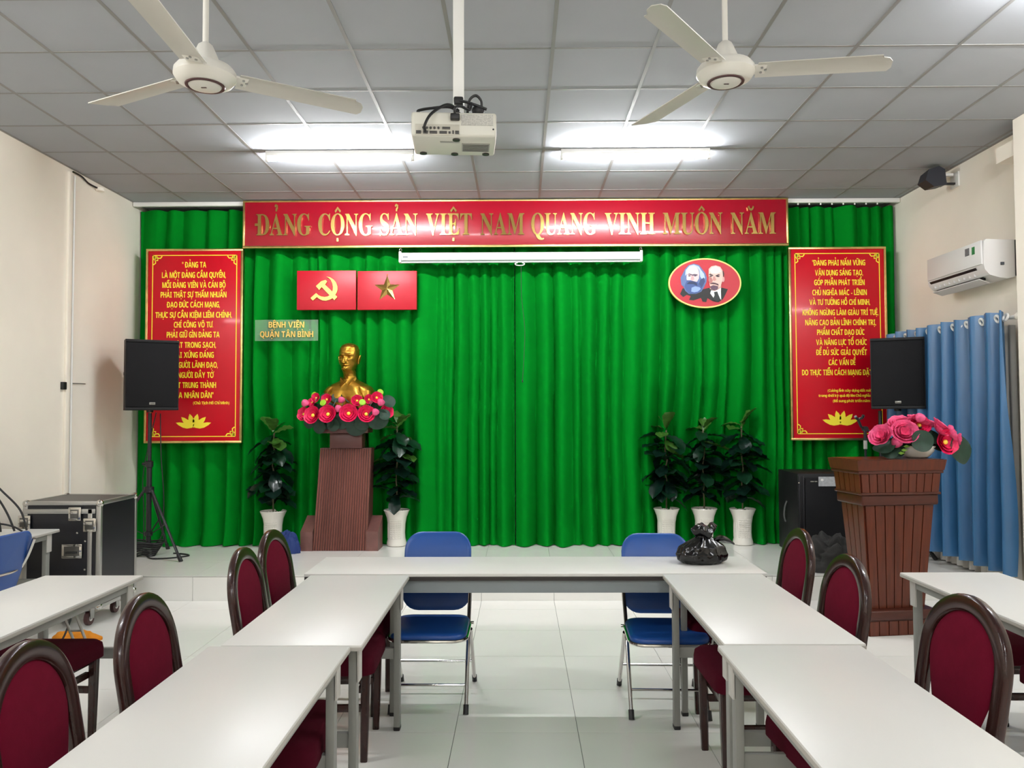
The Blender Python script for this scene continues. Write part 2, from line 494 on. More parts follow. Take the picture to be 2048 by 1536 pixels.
for x, y in ((-.15, .10), (.0, .105), (.15, .10), (.01, -.095)): part('foot', MB().lathe([(0, -.003), (.017, -.003), (.017, .008)], 14, (x, y, .003)), m_port, t)
part('lens', MB().cyl((-.09, .13, .065), (-.09, .152, .065), .04, .036, 20), m_black, t)
part('mount_plate', MB().box((.02, 0, .125), (.14, .14, .012), .003), m_white, t)
part('mount_arm', MB().box((.02, 0, .17), (.05, .06, .09), .006), m_white, t)
part('ceiling_pole', MB().box((.02, 0, .20+(HC-2.80-.20)/2), (.052, .052, HC-2.80-.20), .004), m_white, t)
def cable(pts, r, m=m_black): return MB().sweep(smooth_path(pts, 7), r, n=8)
for pts in ([(-.13, yb-.012, .026), (-.13, yb-.05, .035), (-.10, -.17, .095), (-.03, -.10, .165), (.02, -.04, .16)],
            [(-.155, -.10, .118), (-.165, -.07, .145), (-.11, -.05, .165), (-.02, -.05, .172), (.03, -.045, .14)],
            [(.005, yb-.012, .095), (.005, -.16, .125), (.03, -.12, .15), (.07, -.08, .15), (.08, -.06, .19)],
            [(.06, -.04, .14), (.07, -.06, .20), (.10, -.06, .225), (.125, -.05, .20), (.12, -.04, .15), (.09, -.03, .13)],
            [(.0, -.05, .205), (.05, -.06, .195), (.10, -.06, .18), (.15, -.05, .165)]):
    part('cable', cable(pts, .0065), m_black, t)
part('power_plug', MB().box((.005, yb-.012, .090), (.042, .03, .028), .005), m_black, t)
part('adapter', MB().box((.02, -.045, .205), (.045, .03, .035), .008), m_black, t)
part('cable_bundle', MB().ball((.11, -.045, .16), (.03, .022, .026)), m_black, t)
# ------------------------------------------------------------------ green backdrop curtain
m_green = mat('green_curtain_cloth', (0, 122, 30), .85, var=.06, vscale=2.5, spec=.05)
rnd = random.Random(11)
folds = [XL-.1]; 
while folds[-1] < XR+.3: folds.append(folds[-1]+rnd.choice((.085, .10, .12, .14, .16, .19, .24)))
famp = [rnd.uniform(.55, 1.15) for _ in folds]; fsk = [rnd.uniform(.30, .70) for _ in folds]
PUSH = [(-2.50, .13), (-1.27, .14), (1.50, .18), (1.89, .17), (2.28, .15), (-1.72, .05)]
def curtain_y(x, z):
    q = x+.03*noise.noise((x*1.3, z*.55, 3.1))+.018*noise.noise((x*3, z*1.1, 7.7))
    lo, hi = 0, len(folds)-1
    while hi-lo > 1:
        mid = (lo+hi)//2
        if folds[mid] <= q: lo = mid
        else: hi = mid
    u = (q-folds[lo])/(folds[lo+1]-folds[lo]); s = fsk[lo]
    u = .5*u/s if u < s else .5+.5*(u-s)/(1-s)
    w_ = folds[lo+1]-folds[lo]
    f = (.5-.5*cos(2*PI*u))**.55
    h = min(1, max(0, (3.68-z)/3.4))
    y = 8.14-f*famp[lo]*min(.17, w_*.95)*(.62+.42*h)
    y += .018*noise.noise((x*9, z*.8, 1))*h
    y -= .02*max(0, noise.noise((x*.9, z*.4, 5)))
    e = max(0, (ST+.28-z)/.28)
    y -= e*e*(.05+.05*noise.noise((x*3.3, 0, 9)))
    for c_, a_ in PUSH:
        k = math.exp(-((x-c_)/.27)**2)*min(1, max(0, (1.9-z)/.7))
        y += a_*k
    return y
def curtain_panel(x0, x1, label):
    nx = int((x1-x0)/.0085); zs = [ST+.006+(3.655-ST)*(k/44)**1.12 for k in range(45)]
    vs = []; fs = []
    for z in zs:
        for i in range(nx+1):
            x = x0+(x1-x0)*i/nx
            lean = -.05*(1-z/3.7) if x < XL+.25 else 0
            hem = (.02*max(0, noise.noise((x*4.5, 2, 2)))) if z < ST+.05 else 0
            vs.append((max(XL+.01, x+0*lean), curtain_y(x, z), z+hem))
    n = nx+1
    for j in range(len(zs)-1):
        for i in range(nx): fs.append((j*n+i, j*n+i+1, (j+1)*n+i+1, (j+1)*n+i))
    mb = MB().add(vs, fs)
    return solo('stage_curtain', mb, m_green, label, 'curtain', ((x0+x1)/2, 8.1, ST), 'green stage curtains', ang=80)
cl = curtain_panel(XL+.015, -.05, 'green pleated backdrop curtain, the half behind the golden bust')
cr = curtain_panel(-.04, XR-.015, 'green pleated backdrop curtain, the half behind the oval portrait sign')
t = thing('curtain_rail', 'white rail along the top of the green curtain', 'curtain rail', (0, 8.0, 3.70))
part('rail', MB().b2(XL+.01, XR-.01, 7.955, 7.995, 3.672, 3.714, .002), m_white, t, True)
for x in [2.84+.115*k for k in range(8)]: part('hook', MB().box((x, 7.985, 3.664), (.012, .008, .018)), m_white, t, True)

# ------------------------------------------------------------------ red banner with gold letters
m_red = mat('red_panel', (194, 2, 28), .34, var=.02, vscale=3, coat=.08, spec=.3)
m_gold = mat('polished_gold', (206, 170, 96), .18, metal=.92)
m_goldf = mat('gold_foil_edge', (226, 196, 128), .28, metal=1, var=.15, vscale=14)
m_yel = mat('yellow_print', (255, 232, 56), .5)
t = thing('banner', 'long red banner board with raised gold letters across the stage', 'banner', (-.044, 7.93, 3.22))
part('board', MB().b2(-2.775, 2.69, 7.90, 7.945, 3.245, 3.690, .002), mat('crimson_banner_panel', (148, 4, 30), .26, coat=.3), t, True)
for a in ((-2.795, 2.71, 3.222, 3.245), (-2.795, 2.71, 3.690, 3.706), (-2.795, -2.775, 3.245, 3.69), (2.69, 2.71, 3.245, 3.69)):
    part('frame_strip', MB().b2(a[0], a[1], 7.892, 7.945, a[2], a[3], .002), m_goldf, t, True)
k_ = .0050729
for wd_, p0, p1 in (('ĐẢNG', 516, 625), ('CỘNG', 640, 748), ('SẢN', 763, 838), ('VIỆT', 855, 946), ('NAM', 963, 1050), ('QUANG', 1064, 1193), ('VINH', 1210, 1309), ('MUÔN', 1325, 1443), ('NĂM', 1459, 1548)):
    L = letters(wd_, 'serif', gap=.05, wt=.11, sq=.85); W = L[-1][3]
    x0 = -2.793+(p0-489)*k_; x1 = -2.793+(p1-489)*k_; k2 = (x1-x0)/W
    zb = 3.350-.006*(p0-514)/517
    for v, f, a, b in L:
        part('letter', put(MB(), v, f, x0, k2, zb, .216, 7.882, .016), m_gold, t, True, smooth=False)

# ------------------------------------------------------------------ the two red slogan posters
def poster(x0, x1, z0, z1, rows, small, label, shade):
    t = thing('poster', label, 'poster', ((x0+x1)/2, 7.95, z0), 0, 'red slogan posters')
    part('board', MB().b2(x0+.022, x1-.022, 7.925, 7.965, z0+.022, z1-.022, .002), m_red, t, True)
    for a in ((x0, x1, z0, z0+.022), (x0, x1, z1-.022, z1), (x0, x0+.022, z0+.022, z1-.022), (x1-.022, x1, z0+.022, z1-.022)):
        part('frame_strip', MB().b2(a[0], a[1], 7.915, 7.967, a[2], a[3], .002), m_goldf, t, True)
    a0, a1, c0, c1 = x0+.062, x1-.062, z0+.062, z1-.062
    for q in ((a0, a1, c0, c0+.008), (a0, a1, c1-.008, c1), (a0, a0+.008, c0, c1), (a1-.008, a1, c0, c1)):
        part('border_line', MB().b2(q[0], q[1], 7.9230, 7.9255, q[2], q[3]), m_yel, t, True, smooth=False)
    for sx, sz, ox, oz in ((1, 1, a0, c0), (-1, 1, a1, c0), (1, -1, a0, c1), (-1, -1, a1, c1)):
        mb = MB()
        for pts in ([(.01, .09), (.03, .075), (.028, .05), (.012, .04), (.03, .03), (.04, .012), (.05, .028), (.075, .03), (.09, .01)],
                    [(.012, .012), (.03, .05), (.05, .05), (.05, .03), (.012, .012)], [(.012, .03), (.02, .012), (.03, .012)]):
            mb.flat(*(lambda P: (P, [(i, i+1, len(P)-2-i, len(P)-1-i) for i in range(len(P)//2-1)]))([(ox+sx*a*1.1, oz+sz*b*1.1) for a, b in stroke(pts, .010)]), 7.9235, 0)
        part('corner_ornament', mb, m_yel, t, True, smooth=False)
    for s, l, r, z, h in rows: part('text_line', text_mb(s, 'sans', l, r, z, h, 7.9230, .0015, gap=.07, space=.46, sq=1.1), m_yel, t, True, smooth=False)
    for s, l, r, z, h in small: part('small_text', text_mb(s, 'sans', l, r, z, h, 7.9230, .0015, gap=.09), m_yel, t, True, smooth=False)
    lx, lz = (x0+x1)/2+.005, z0+.175
    for ang, ln, wd in ((-14, .145, .062), (14, .145, .062), (-45, .155, .058), (45, .155, .058), (-72, .168, .050), (72, .168, .050)):
        P = [(0, 0), (-wd*.42, ln*.25), (-wd*.5, ln*.5), (-wd*.3, ln*.8), (0, ln), (wd*.3, ln*.8), (wd*.5, ln*.5), (wd*.42, ln*.25)]
        ca, sa = cos(R(ang)), sin(R(ang))
        P = [(lx+x*ca+z*sa+.02*sa, lz-.03-x*sa+z*ca+.008) for x, z in P]
        part('lotus_petal', MB().poly(P, 7.9225-abs(ang)*.000008, .002), m_yel, t, True, smooth=False)
    part('lotus_heart', MB().poly(arc(lx, lz+.022, .024, .011, 0, 342, 18), 7.9212, .002), m_yel, t, True, smooth=False)
    return t
def rows_from(lst, f): return [(s, f(a, z)[0], f(b, z)[0], f(a, z)[1], h) for s, a, b, z, h in lst]
fl = lambda x, y: (-3.793+(x-294)*.00511, 3.221-(y-500)*.00508)
fr = lambda x, y: (2.711+(x-1574)*.00505, 3.207-(y-496)*.00505)
def z1(k): return (270+k/3.657)
ROWS_L = [('" ĐẢNG TA', 367, 415, 537, .058), ('LÀ MỘT ĐẢNG CẦM QUYỀN,', 327, 454, 557.5, .058), ('MỖI ĐẢNG VIÊN VÀ CÁN BỘ', 328, 454, 577.5, .058), ('PHẢI THẬT SỰ THẤM NHUẦN', 325, 456, 597, .058),
          ('ĐẠO ĐỨC CÁCH MẠNG,', 338, 443, 617, .058), ('THỰC SỰ CẦN KIỆM LIÊM CHÍNH,', 315, 467, 637.5, .058), ('CHÍ CÔNG VÔ TƯ.', 352, 430, 657, .058), ('PHẢI GIỮ GÌN ĐẢNG TA', 338, 443, 677, .058),
          ('THẬT TRONG SẠCH,', 345, 436, 697.5, .058), ('PHẢI XỨNG ĐÁNG', 345, 432, 717.5, .058), ('LÀ NGƯỜI LÃNH ĐẠO,', 340, 440, 737.5, .058), ('LÀ NGƯỜI ĐẦY TỚ', 345, 432, 757.5, .058), ('THẬT TRUNG THÀNH', 342, 437, 777.5, .058), ('CỦA NHÂN DÂN"', 350, 432, 797.5, .058)]
poster(-3.785, -2.797, 1.256, 3.224, rows_from(ROWS_L, fl), rows_from([('(Chủ Tịch Hồ Chí Minh)', 392, 464, 810, .028)], fl),
       'red slogan poster with yellow text and lotus, left of the bust', 0)
ROWS_R = [('"ĐẢNG PHẢI NẮM VỮNG', 1622, 1727, 532.5, .056), ('VẬN DỤNG SÁNG TẠO,', 1627, 1722, 552.5, .056), ('GÓP PHẦN PHÁT TRIỂN', 1625, 1725, 572, .056), ('CHỦ NGHĨA MÁC - LÊNIN', 1621, 1729, 592, .056), ('VÀ TƯ TƯỞNG HỒ CHÍ MINH,', 1615, 1735, 611.5, .056),
          ('KHÔNG NGỪNG LÀM GIÀU TRÍ TUỆ,', 1601, 1751, 632, .056), ('NÂNG CAO BẢN LĨNH CHÍNH TRỊ,', 1606, 1746, 652, .056), ('PHẨM CHẤT ĐẠO ĐỨC', 1629, 1723, 671.5, .056), ('VÀ NĂNG LỰC TỔ CHỨC', 1627, 1727, 691.5, .056), ('ĐỂ ĐỦ SỨC GIẢI QUYẾT', 1627, 1727, 711.5, .056),
          ('CÁC VẤN ĐỀ', 1651, 1704, 731.5, .056), ('DO THỰC TIỄN CÁCH MẠNG ĐẶT RA', 1598, 1752, 751.5, .056)]
poster(2.713, 3.690, 1.266, 3.210, rows_from(ROWS_R, fr), rows_from([('(Cương lĩnh xây dựng đất nước', 1648, 1738, 784.5, .026), ('trong thời kỳ quá độ lên Chủ nghĩa xã hội', 1630, 1752, 794.5, .026), ('(Bổ sung phát triển năm 2011)', 1658, 1748, 805, .026)], fr),
       'red slogan poster with yellow text and lotus, beside the blue curtain', 0)

# ------------------------------------------------------------------ red plaques with emblem and star
m_redb = mat('red_plaque', (180, 8, 34), .4)
m_goldm = mat('satin_gold', (222, 182, 88), .30, metal=.9)
t = thing('emblem_plaque', 'red plaque with a gold hammer and sickle', 'plaque', (-1.957, 7.97, 2.60), 0, 'red plaques on the curtain')
part('board', MB().b2(-2.257, -1.656, 7.945, 7.985, 2.600, 3.0, .004), m_redb, t, True)
g1 = lambda x, y: (-2.258+(580+x/7.585-595)*.00510, 3.0-(530+y/7.585-542)*.00512)
part('hammer_handle', MB().poly([g1(*q) for q in ((500, 345), (548, 308), (735, 495), (690, 540))], 7.926, .019), m_goldm, t, True, smooth=False)
part('hammer_head', MB().poly([g1(*q) for q in ((412, 330), (490, 258), (555, 238), (580, 262), (545, 312), (500, 345), (462, 386))], 7.925, .020), m_goldm, t, True, smooth=False)
so = [(565, 187), (620, 196), (668, 225), (708, 270), (732, 330), (736, 380), (724, 425), (700, 468), (664, 508), (618, 535), (562, 549), (505, 542), (455, 518), (428, 494)]
si = [(412, 436), (445, 465), (490, 486), (540, 494), (585, 488), (622, 466), (650, 430), (666, 385), (668, 335), (658, 285), (634, 235), (605, 208), (585, 195), (570, 189)]
n_ = len(so); P = [g1(*q) for q in so+si]
so2 = so[::-1][0:]; V = [g1(*q) for q in so]+[g1(*q) for q in si[::-1]]
part('sickle', MB().flat(V, [(i, i+1, n_+i+1, n_+i) for i in range(n_-1)], 7.929, .016), m_goldm, t, True, smooth=False)
part('sickle_handle', MB().poly([g1(*q) for q in ((428, 494), (412, 436), (330, 508), (365, 546))], 7.9285, .0165), m_goldm, t, True, smooth=False)
t = thing('star_plaque', 'red plaque with a faceted gold star', 'plaque', (-1.340, 7.97, 2.60), 0, 'red plaques on the curtain')
part('board', MB().b2(-1.641, -1.039, 7.945, 7.985, 2.598, 2.994, .004), m_redb, t, True)
c_ = g1(1482, 372); ro, ri = .136, .056; mb = MB(); vs = [(c_[0], 7.915, c_[1])]; fs = []
for k in range(10):
    a = PI/2+k*PI/5; r_ = ro if k % 2 == 0 else ri
    vs.append((c_[0]+r_*cos(a), 7.944, c_[1]+r_*sin(a)))
for k in range(10): fs.append((0, 1+(k+1) % 10, 1+k))
part('star', MB().add(vs, fs), m_gold, t, True, smooth=False)
part('top_pin', MB().ball((c_[0], 7.94, c_[1]+.142), .007), m_goldm, t, True)

# ------------------------------------------------------------------ clear acrylic sign
m_acr = mat('clear_acrylic', (206, 226, 208), .05, spec=.6, alpha=.13)
t = thing('acrylic_sign', 'clear acrylic hospital name sign with gold letters', 'sign', (-2.362, 7.96, 2.287))
part('plate', MB().b2(-2.684, -2.041, 7.955, 7.961, 2.287, 2.502, .001), m_acr, t, True)
for s, a, b, y_ in (('BỆNH VIỆN', 539, 610, 656), ('QUẬN TÂN BÌNH', 522, 628, 675)):
    x0 = -2.684+(a-511)*.0051; x1 = -2.684+(b-511)*.0051; z0 = 2.502-(y_-640)*.0051
    L = letters(s, 'sans', gap=.10, space=.4, sq=1); W = L[-1][3]; kk = (x1-x0)/W
    for v, f, aa, bb in L: part('letter', put(MB(), v, f, x0, kk, z0, .060, 7.945, .010), m_gold, t, True, smooth=False)

# ------------------------------------------------------------------ oval portrait sign
t = thing('portrait_sign', 'oval red sign printed with portraits of two bearded men', 'sign', (1.876, 7.96, 2.60))
zv = lambda x, y: (1.509+(1320+x/11.378-1336)*.005055, 3.104-(500+y/11.378-518)*.005101)
oc = zv(1005, 765); rx, rz = .366, .252
part('board', MB().poly(arc(*oc, rx-.012, rz-.012, 0, 357, 72), 7.940, .03), m_redb, t, True)
ro_ = arc(*oc, rx, rz, 0, 360, 73); ri_ = arc(*oc, rx-.013, rz-.013, 0, 360, 73)
part('rim', MB().flat(ro_+ri_, [(i, i+1, 73+i+1, 73+i) for i in range(72)], 7.936, .03), mat('cream_gold_rim', (250, 214, 120), .4), t, True)
LAY = [0]
def pp(name, col, pts, label=None):
    LAY[0] += 1
    c3 = tuple(col); o = part(name, MB().poly([zv(*q) for q in pts], 7.9385-.0006*LAY[0], .0005), mat('print_%d_%d_%d' % c3, c3, .55), t, True, smooth=False)
def ell(cx, cy, ax, ay, n=20, a0=0, a1=360): return [(cx+ax*cos(R(a0+(a1-a0)*i/n)), cy+ay*sin(R(a0+(a1-a0)*i/n))) for i in range(n)]
pp('coat_shadow', (34, 34, 34), [(440, 1010), (500, 880), (620, 900), (980, 900), (1110, 870), (1150, 900), (1360, 900), (1385, 870), (1525, 905), (1470, 1020), (1410, 1130), (1310, 1200), (1180, 1180), (1060, 1105), (1030, 1195), (950, 1185), (910, 1100), (740, 1155), (640, 1145), (680, 1060), (590, 1030), (510, 1080)])
pp('hair', (92, 112, 158), [(470, 800), (455, 640), (500, 560), (555, 450), (640, 360), (760, 325), (880, 360), (950, 450), (1020, 540), (1050, 640), (1040, 740), (990, 850), (920, 960), (800, 1010), (640, 1010), (560, 940), (520, 850)])
pp('hair_light', (176, 194, 226), [(560, 600), (570, 470), (660, 370), (760, 345), (870, 385), (930, 480), (990, 560), (1010, 650), (960, 700), (900, 620), (880, 470), (800, 390), (700, 380), (630, 440), (590, 560)])
pp('hair_dark', (58, 72, 110), [(900, 690), (985, 640), (1010, 730), (930, 880), (860, 800)])
pp('face', (232, 196, 196), [(590, 620), (600, 500), (640, 410), (720, 375), (810, 395), (865, 470), (880, 560), (870, 660), (820, 740), (700, 770), (620, 720), (590, 680)])
pp('brow', (70, 60, 80), [(600, 580), (650, 548), (720, 570), (770, 560), (840, 570), (840, 595), (770, 585), (740, 600), (700, 590), (650, 572)])
pp('eye', (70, 60, 80), ell(655, 600, 30, 14)); pp('eye', (70, 60, 80), ell(785, 600, 32, 14))
pp('nose', (206, 158, 160), [(700, 600), (740, 600), (765, 680), (720, 705), (680, 690)])
pp('beard', (66, 88, 140), [(560, 780), (600, 700), (680, 700), (740, 720), (830, 740), (880, 800), (940, 880), (900, 950), (800, 1000), (660, 1000), (580, 930), (540, 850)])
pp('moustache', (40, 52, 86), [(590, 790), (640, 735), (740, 720), (820, 770), (830, 830), (740, 790), (650, 790)])
pp('beard_light', (140, 164, 214), [(690, 960), (700, 870), (780, 840), (880, 860), (910, 900), (840, 960), (760, 975)])
pp('neck', (206, 170, 160), [(1130, 800), (1370, 780), (1365, 940), (1230, 960), (1110, 900)])
pp('collar', (240, 240, 240), [(1120, 1000), (1140, 930), (1230, 950), (1360, 880), (1365, 1150), (1250, 1000), (1190, 1100)])
pp('tie', (44, 48, 48), [(1205, 970), (1280, 960), (1300, 1020), (1350, 1140), (1270, 1190), (1180, 1140), (1215, 1040)])
pp('ear', (214, 160, 156), ell(1415, 680, 32, 66))
pp('side_hair', (70, 44, 44), [(1390, 500), (1420, 490), (1440, 560), (1425, 640), (1395, 600)])
pp('face', (226, 190, 178), [(1085, 560), (1090, 450), (1150, 390), (1250, 370), (1350, 400), (1400, 480), (1410, 600), (1395, 720), (1360, 830), (1290, 900), (1180, 910), (1110, 830), (1085, 700)])
pp('brow_light', (214, 206, 206), [(1110, 480), (1170, 410), (1260, 390), (1350, 430), (1370, 520), (1260, 560), (1150, 550)])
pp('cheek_shade', (176, 116, 112), [(1085, 620), (1150, 640), (1180, 720), (1130, 800), (1095, 760)])
pp('brow', (72, 54, 58), [(1085, 580), (1120, 555), (1190, 590), (1190, 610), (1120, 590)]); pp('brow', (72, 54, 58), [(1240, 600), (1310, 570), (1355, 590), (1310, 600), (1250, 625)])
pp('eye', (60, 50, 60), ell(1135, 615, 34, 14)); pp('eye', (60, 50, 60), ell(1300, 622, 36, 14))
pp('nose', (196, 142, 134), [(1190, 620), (1225, 620), (1260, 700), (1210, 725), (1170, 700)])
pp('moustache', (82, 58, 66), [(1110, 790), (1170, 755), (1230, 765), (1300, 790), (1310, 830), (1240, 800), (1160, 790)])
pp('beard', (92, 68, 84), [(1110, 850), (1180, 820), (1250, 830), (1300, 850), (1280, 910), (1200, 935), (1140, 910)])

# ------------------------------------------------------------------ rolled projection screen
t = thing('projection_screen', 'rolled-up white projection screen hanging below the banner', 'projection screen', (.015, 7.87, 3.06))
part('casing', MB().b2(-1.185, 1.215, 7.845, 7.905, 3.078, 3.160, .012, 3), mat('screen_case_grey', (186, 194, 190), .4), t, True)
part('bottom_bar', MB().b2(-1.19, 1.222, 7.862, 7.885, 3.058, 3.074, .003), mat('grey_metal_bar', (186, 190, 188), .4), t, True)
for x in (-1.194, 1.224):
    part('end_cap', MB().b2(x-.012, x+.012, 7.838, 7.910, 3.060, 3.172, .005), m_white, t, True)
    part('hanger', MB().sweep(smooth_path([(x, 7.88, 3.172), (x-.012, 7.885, 3.19), (x, 7.89, 3.215), (x+.012, 7.89, 3.19), (x, 7.88, 3.175)], 5), .004, n=6), m_chrome, t, True)
part('maker_plate', MB().b2(-1.165, -1.115, 7.8435, 7.846, 3.110, 3.120), mat('label_dark', (70, 76, 84), .5), t, True)
h_ = part('pull_handle', MB().sweep(smooth_path([(-.015, 7.87, 3.056), (-.04, 7.865, 3.045), (-.02, 7.865, 3.03), (.035, 7.865, 3.03), (.055, 7.865, 3.045), (.03, 7.87, 3.056)], 5), .005, n=6), m_white, t, True)
part('pull_cord', MB().sweep(smooth_path([(.02, 7.865, 3.03), (.025, 7.90, 2.7), (.055, 7.93, 2.4), (.045, 7.94, 2.1), (.03, 7.93, 1.875)], 6), .0035, n=6), mat('dark_cord', (30, 60, 36), .7), h_, True)
part('cord_tassel', MB().ball((.03, 7.93, 1.868), (.007, .007, .014)), m_black, h_, True)
# ------------------------------------------------------------------ pedestal and golden bust
m_brown = mat('dark_red_brown_wood', (84, 46, 42), .42, var=.18, vscale=5, stretch=(1, 1, .15))
m_flute = mat('fluted_wood', (132, 84, 74), .26, var=.25, vscale=8, stretch=(1, 1, .08))
m_plinth = mat('pedestal_plinth', (112, 74, 68), .45, var=.2, vscale=9)
px0 = -1.735
t = thing('pedestal', 'dark brown pedestal with a fluted slanted front below the golden bust', 'pedestal', (px0, 7.88, ST))
yf0, yf1 = 7.74, 7.84                       # slanted front: bottom and top
def slant(x, z, dy=0):
    u = (z-ST)/(1.205-ST); return (x, yf0+(yf1-yf0)*u+dy, z)
b = MB(); 
xa0, xa1, xb0, xb1 = -2.035, -1.500, -1.988, -1.478     # bottom and top x limits
core = [slant(xa0, ST, .02), slant(xa1, ST, .02), slant(xb1, 1.205, .02), slant(xb0, 1.205, .02)]
bk = [(xa0, 8.02, ST), (xa1, 8.02, ST), (xb1, 8.02, 1.205), (xb0, 8.02, 1.205)]
b.add(core+bk, [(0, 1, 2, 3), (7, 6, 5, 4), (0, 4, 5, 1), (3, 2, 6, 7), (0, 3, 7, 4), (1, 5, 6, 2)])
part('core', b, m_brown, t, True, smooth=False)
nf = 22
for k in range(nf):
    u0, u1 = (k+.14)/nf, (k+.86)/nf; f = MB()
    lo = []; 
    for z, xa, xb in ((ST+.004, xa0, xa1), (1.20, xb0, xb1)):
        x0, x1 = xa+(xb-xa)*u0, xa+(xb-xa)*u1; xm = (x0+x1)/2
        lo.append([slant(x0, z, .02), slant(x0+(xm-x0)*.4, z, .006), slant(xm, z, .001), slant(x1-(x1-xm)*.4, z, .006), slant(x1, z, .02)])
    f.rings(lo)
    part('slat', f, m_flute, t, True)
for s, (xa, xb) in ((-1, (-2.150, -2.030)), (1, (-1.505, -1.388))):
    f = MB(); y0, y1, zt0, zt1 = 7.745, 8.00, .392, .52
    xt = .03
    vs = [(xa, y0, ST), (xb, y0, ST), (xb, y0, zt0), (xa+.0, y0, zt0), (xa, y1, ST), (xb, y1, ST), (xb, y1, zt1), (xa, y1, zt1)]
    f.add(vs, [(0, 1, 2, 3), (7, 6, 5, 4), (0, 4, 5, 1), (3, 2, 6, 7), (0, 3, 7, 4), (1, 5, 6, 2)])
    part('side_block', f, m_plinth, t, True, smooth=False)
part('neck', MB().b2(-1.885, -1.565, 7.82, 8.0, 1.205, 1.355, .004), m_brown, t, True)
part('top_slab', MB().b2(-1.955, -1.495, 7.76, 8.03, 1.355, 1.405, .006), m_brown, t, True)
part('top_ledge', MB().b2(-1.92, -1.53, 7.79, 8.02, 1.405, 1.43, .004), m_brown, t, True)

m_bust = mat('golden_bust', (176, 134, 50), .34, metal=.92, var=.12, vscale=10)
bx, by, bz = -1.712, 7.905, 1.43
t = thing('bust', 'golden bust of a man with a goatee on the pedestal', 'sculpture', (bx, by, bz), R(-14))
# profile of the figure: z, half width, half depth, centre y (front is -y)
PR = [(0, .225, .105, 0), (.10, .245, .115, 0), (.20, .258, .12, 0), (.29, .266, .122, 0), (.345, .258, .118, .004), (.385, .228, .108, .008), (.415, .175, .097, .010), (.44, .118, .084, .012), (.462, .080, .072, .014),
      (.49, .066, .064, .014), (.515, .063, .064, .010), (.535, .065, .070, .002), (.552, .060, .082, -.010), (.570, .067, .094, -.012), (.60, .077, .101, -.009), (.63, .086, .105, -.006), (.66, .091, .107, -.003), (.69, .094, .109, 0), (.72, .096, .111, .003), (.75, .095, .110, .006), (.78, .087, .101, .009), (.803, .070, .083, .011), (.818, .046, .056, .011), (.827, .012, .016, .011)]
def prof_at(z):
    for i in range(len(PR)-1):
        if PR[i][0] <= z <= PR[i+1][0]:
            u = (z-PR[i][0])/(PR[i+1][0]-PR[i][0])
            return [PR[i][k]+(PR[i+1][k]-PR[i][k])*u for k in (1, 2, 3)]
    return PR[-1][1:]
def gs(a, b, s): return math.exp(-((a-b)/s)**2)
def ss(a, b, x):
    u = max(0, min(1, (x-a)/(b-a))); return u*u*(3-2*u)
def face(x, z):
    ax = abs(x)
    d = .034*gs(x, 0, .0105+.010*ss(.66, .622, z))*ss(.712, .632, z)*ss(.606, .620, z)      # nose
    d += .010*gs(z, .622, .008)*gs(ax, .016, .008)                                          # nostrils
    d += .020*gs(z, .706-.06*max(0, ax-.03), .010)*gs(ax, .036, .030)                       # brow ridge
    d -= .032*gs(z, .684, .013)*gs(ax, .036, .020)                                          # eye sockets
    d += .017*gs(z, .680, .0065)*gs(ax, .036, .015)                                         # lids
    d -= .006*gs(z, .680, .0018)*gs(ax, .036, .013)
    d += .013*gs(z, .655, .016)*gs(ax, .055, .020)                                          # cheek bones
    d -= .016*gs(z, .607, .026)*gs(ax, .060, .018)                                          # hollow cheeks
    d -= .008*gs(z, .635, .014)*gs(ax, .030, .008)                                          # folds beside the nose
    d += .015*gs(z, .600, .007)*gs(x, 0, .026)                                              # moustache and lips
    d += .012*gs(z, .582, .006)*gs(x, 0, .020)
    d -= .014*gs(z, .5905, .0035)*gs(x, 0, .026)
    d += .014*gs(z, .562, .012)*gs(x, 0, .022)                                              # chin
    d -= .006*gs(z, .745, .02)*gs(ax, .065, .025)
    return d
loops = []; N = 128; nz = 220
for j in range(nz+1):
    z = .827*j/nz; a, d, cy_ = prof_at(z); l = []
    for i in range(N):
        th_ = 2*PI*i/N; c, s = cos(th_), sin(th_)
        p_ = .62 if z < .36 else (.62+.38*ss(.36, .45, z))
        x = a*math.copysign(abs(c)**p_, c); y = cy_+d*math.copysign(abs(s)**p_, s)
        if s < 0 and z > .50: y -= face(x, z)*(-s)**.8
        if s < 0 and .44 < z < .60:                # goatee
            y -= (.050*gs(x, 0, .016+.10*max(0, z-.50))*ss(.445, .52, z)*ss(.585, .55, z))*(1+.15*sin(x*700))
        if z < .42:                                # jacket front, seam, breast and arm folds
            if s < 0:
                y += .010*gs(x, .0, .006)-.016*gs(z, .24, .09)*gs(abs(x), .10, .05)
                y += .022*gs(abs(x), .195-.05*ss(.25, .38, z), .010)*ss(.40, .33, z)
                y += .006*sin(60*z+abs(x)*40)*gs(abs(x), .16, .04)
        if z > .60:                                # hair
            hw_ = max(ss(-.55, -.15, s), ss(.752, .785, z), ss(.070, .086, abs(x))*ss(.64, .70, z))
            k = 1+hw_*(.035+.03*noise.noise((x*40, z*22, y*40))); x *= k; y = cy_+(y-cy_)*k
        l.append((x, y, z))
    loops.append(l)
bm_ = MB().rings(loops, True, True)
for s in (-1, 1):                                  # ears
    prof = []
    for j in range(11):
        u = j/10; zz = .612+.088*u; ww = .020*sin(PI*(.10+.80*u))+.004
        prof.append([(s*(.088+.020*(1+cos(q))*.5+.018*u), .006+ww*sin(q)+.006*u, zz+.004*cos(q)) for q in [2*PI*k/12 for k in range(12)]])
    bm_.rings(prof)
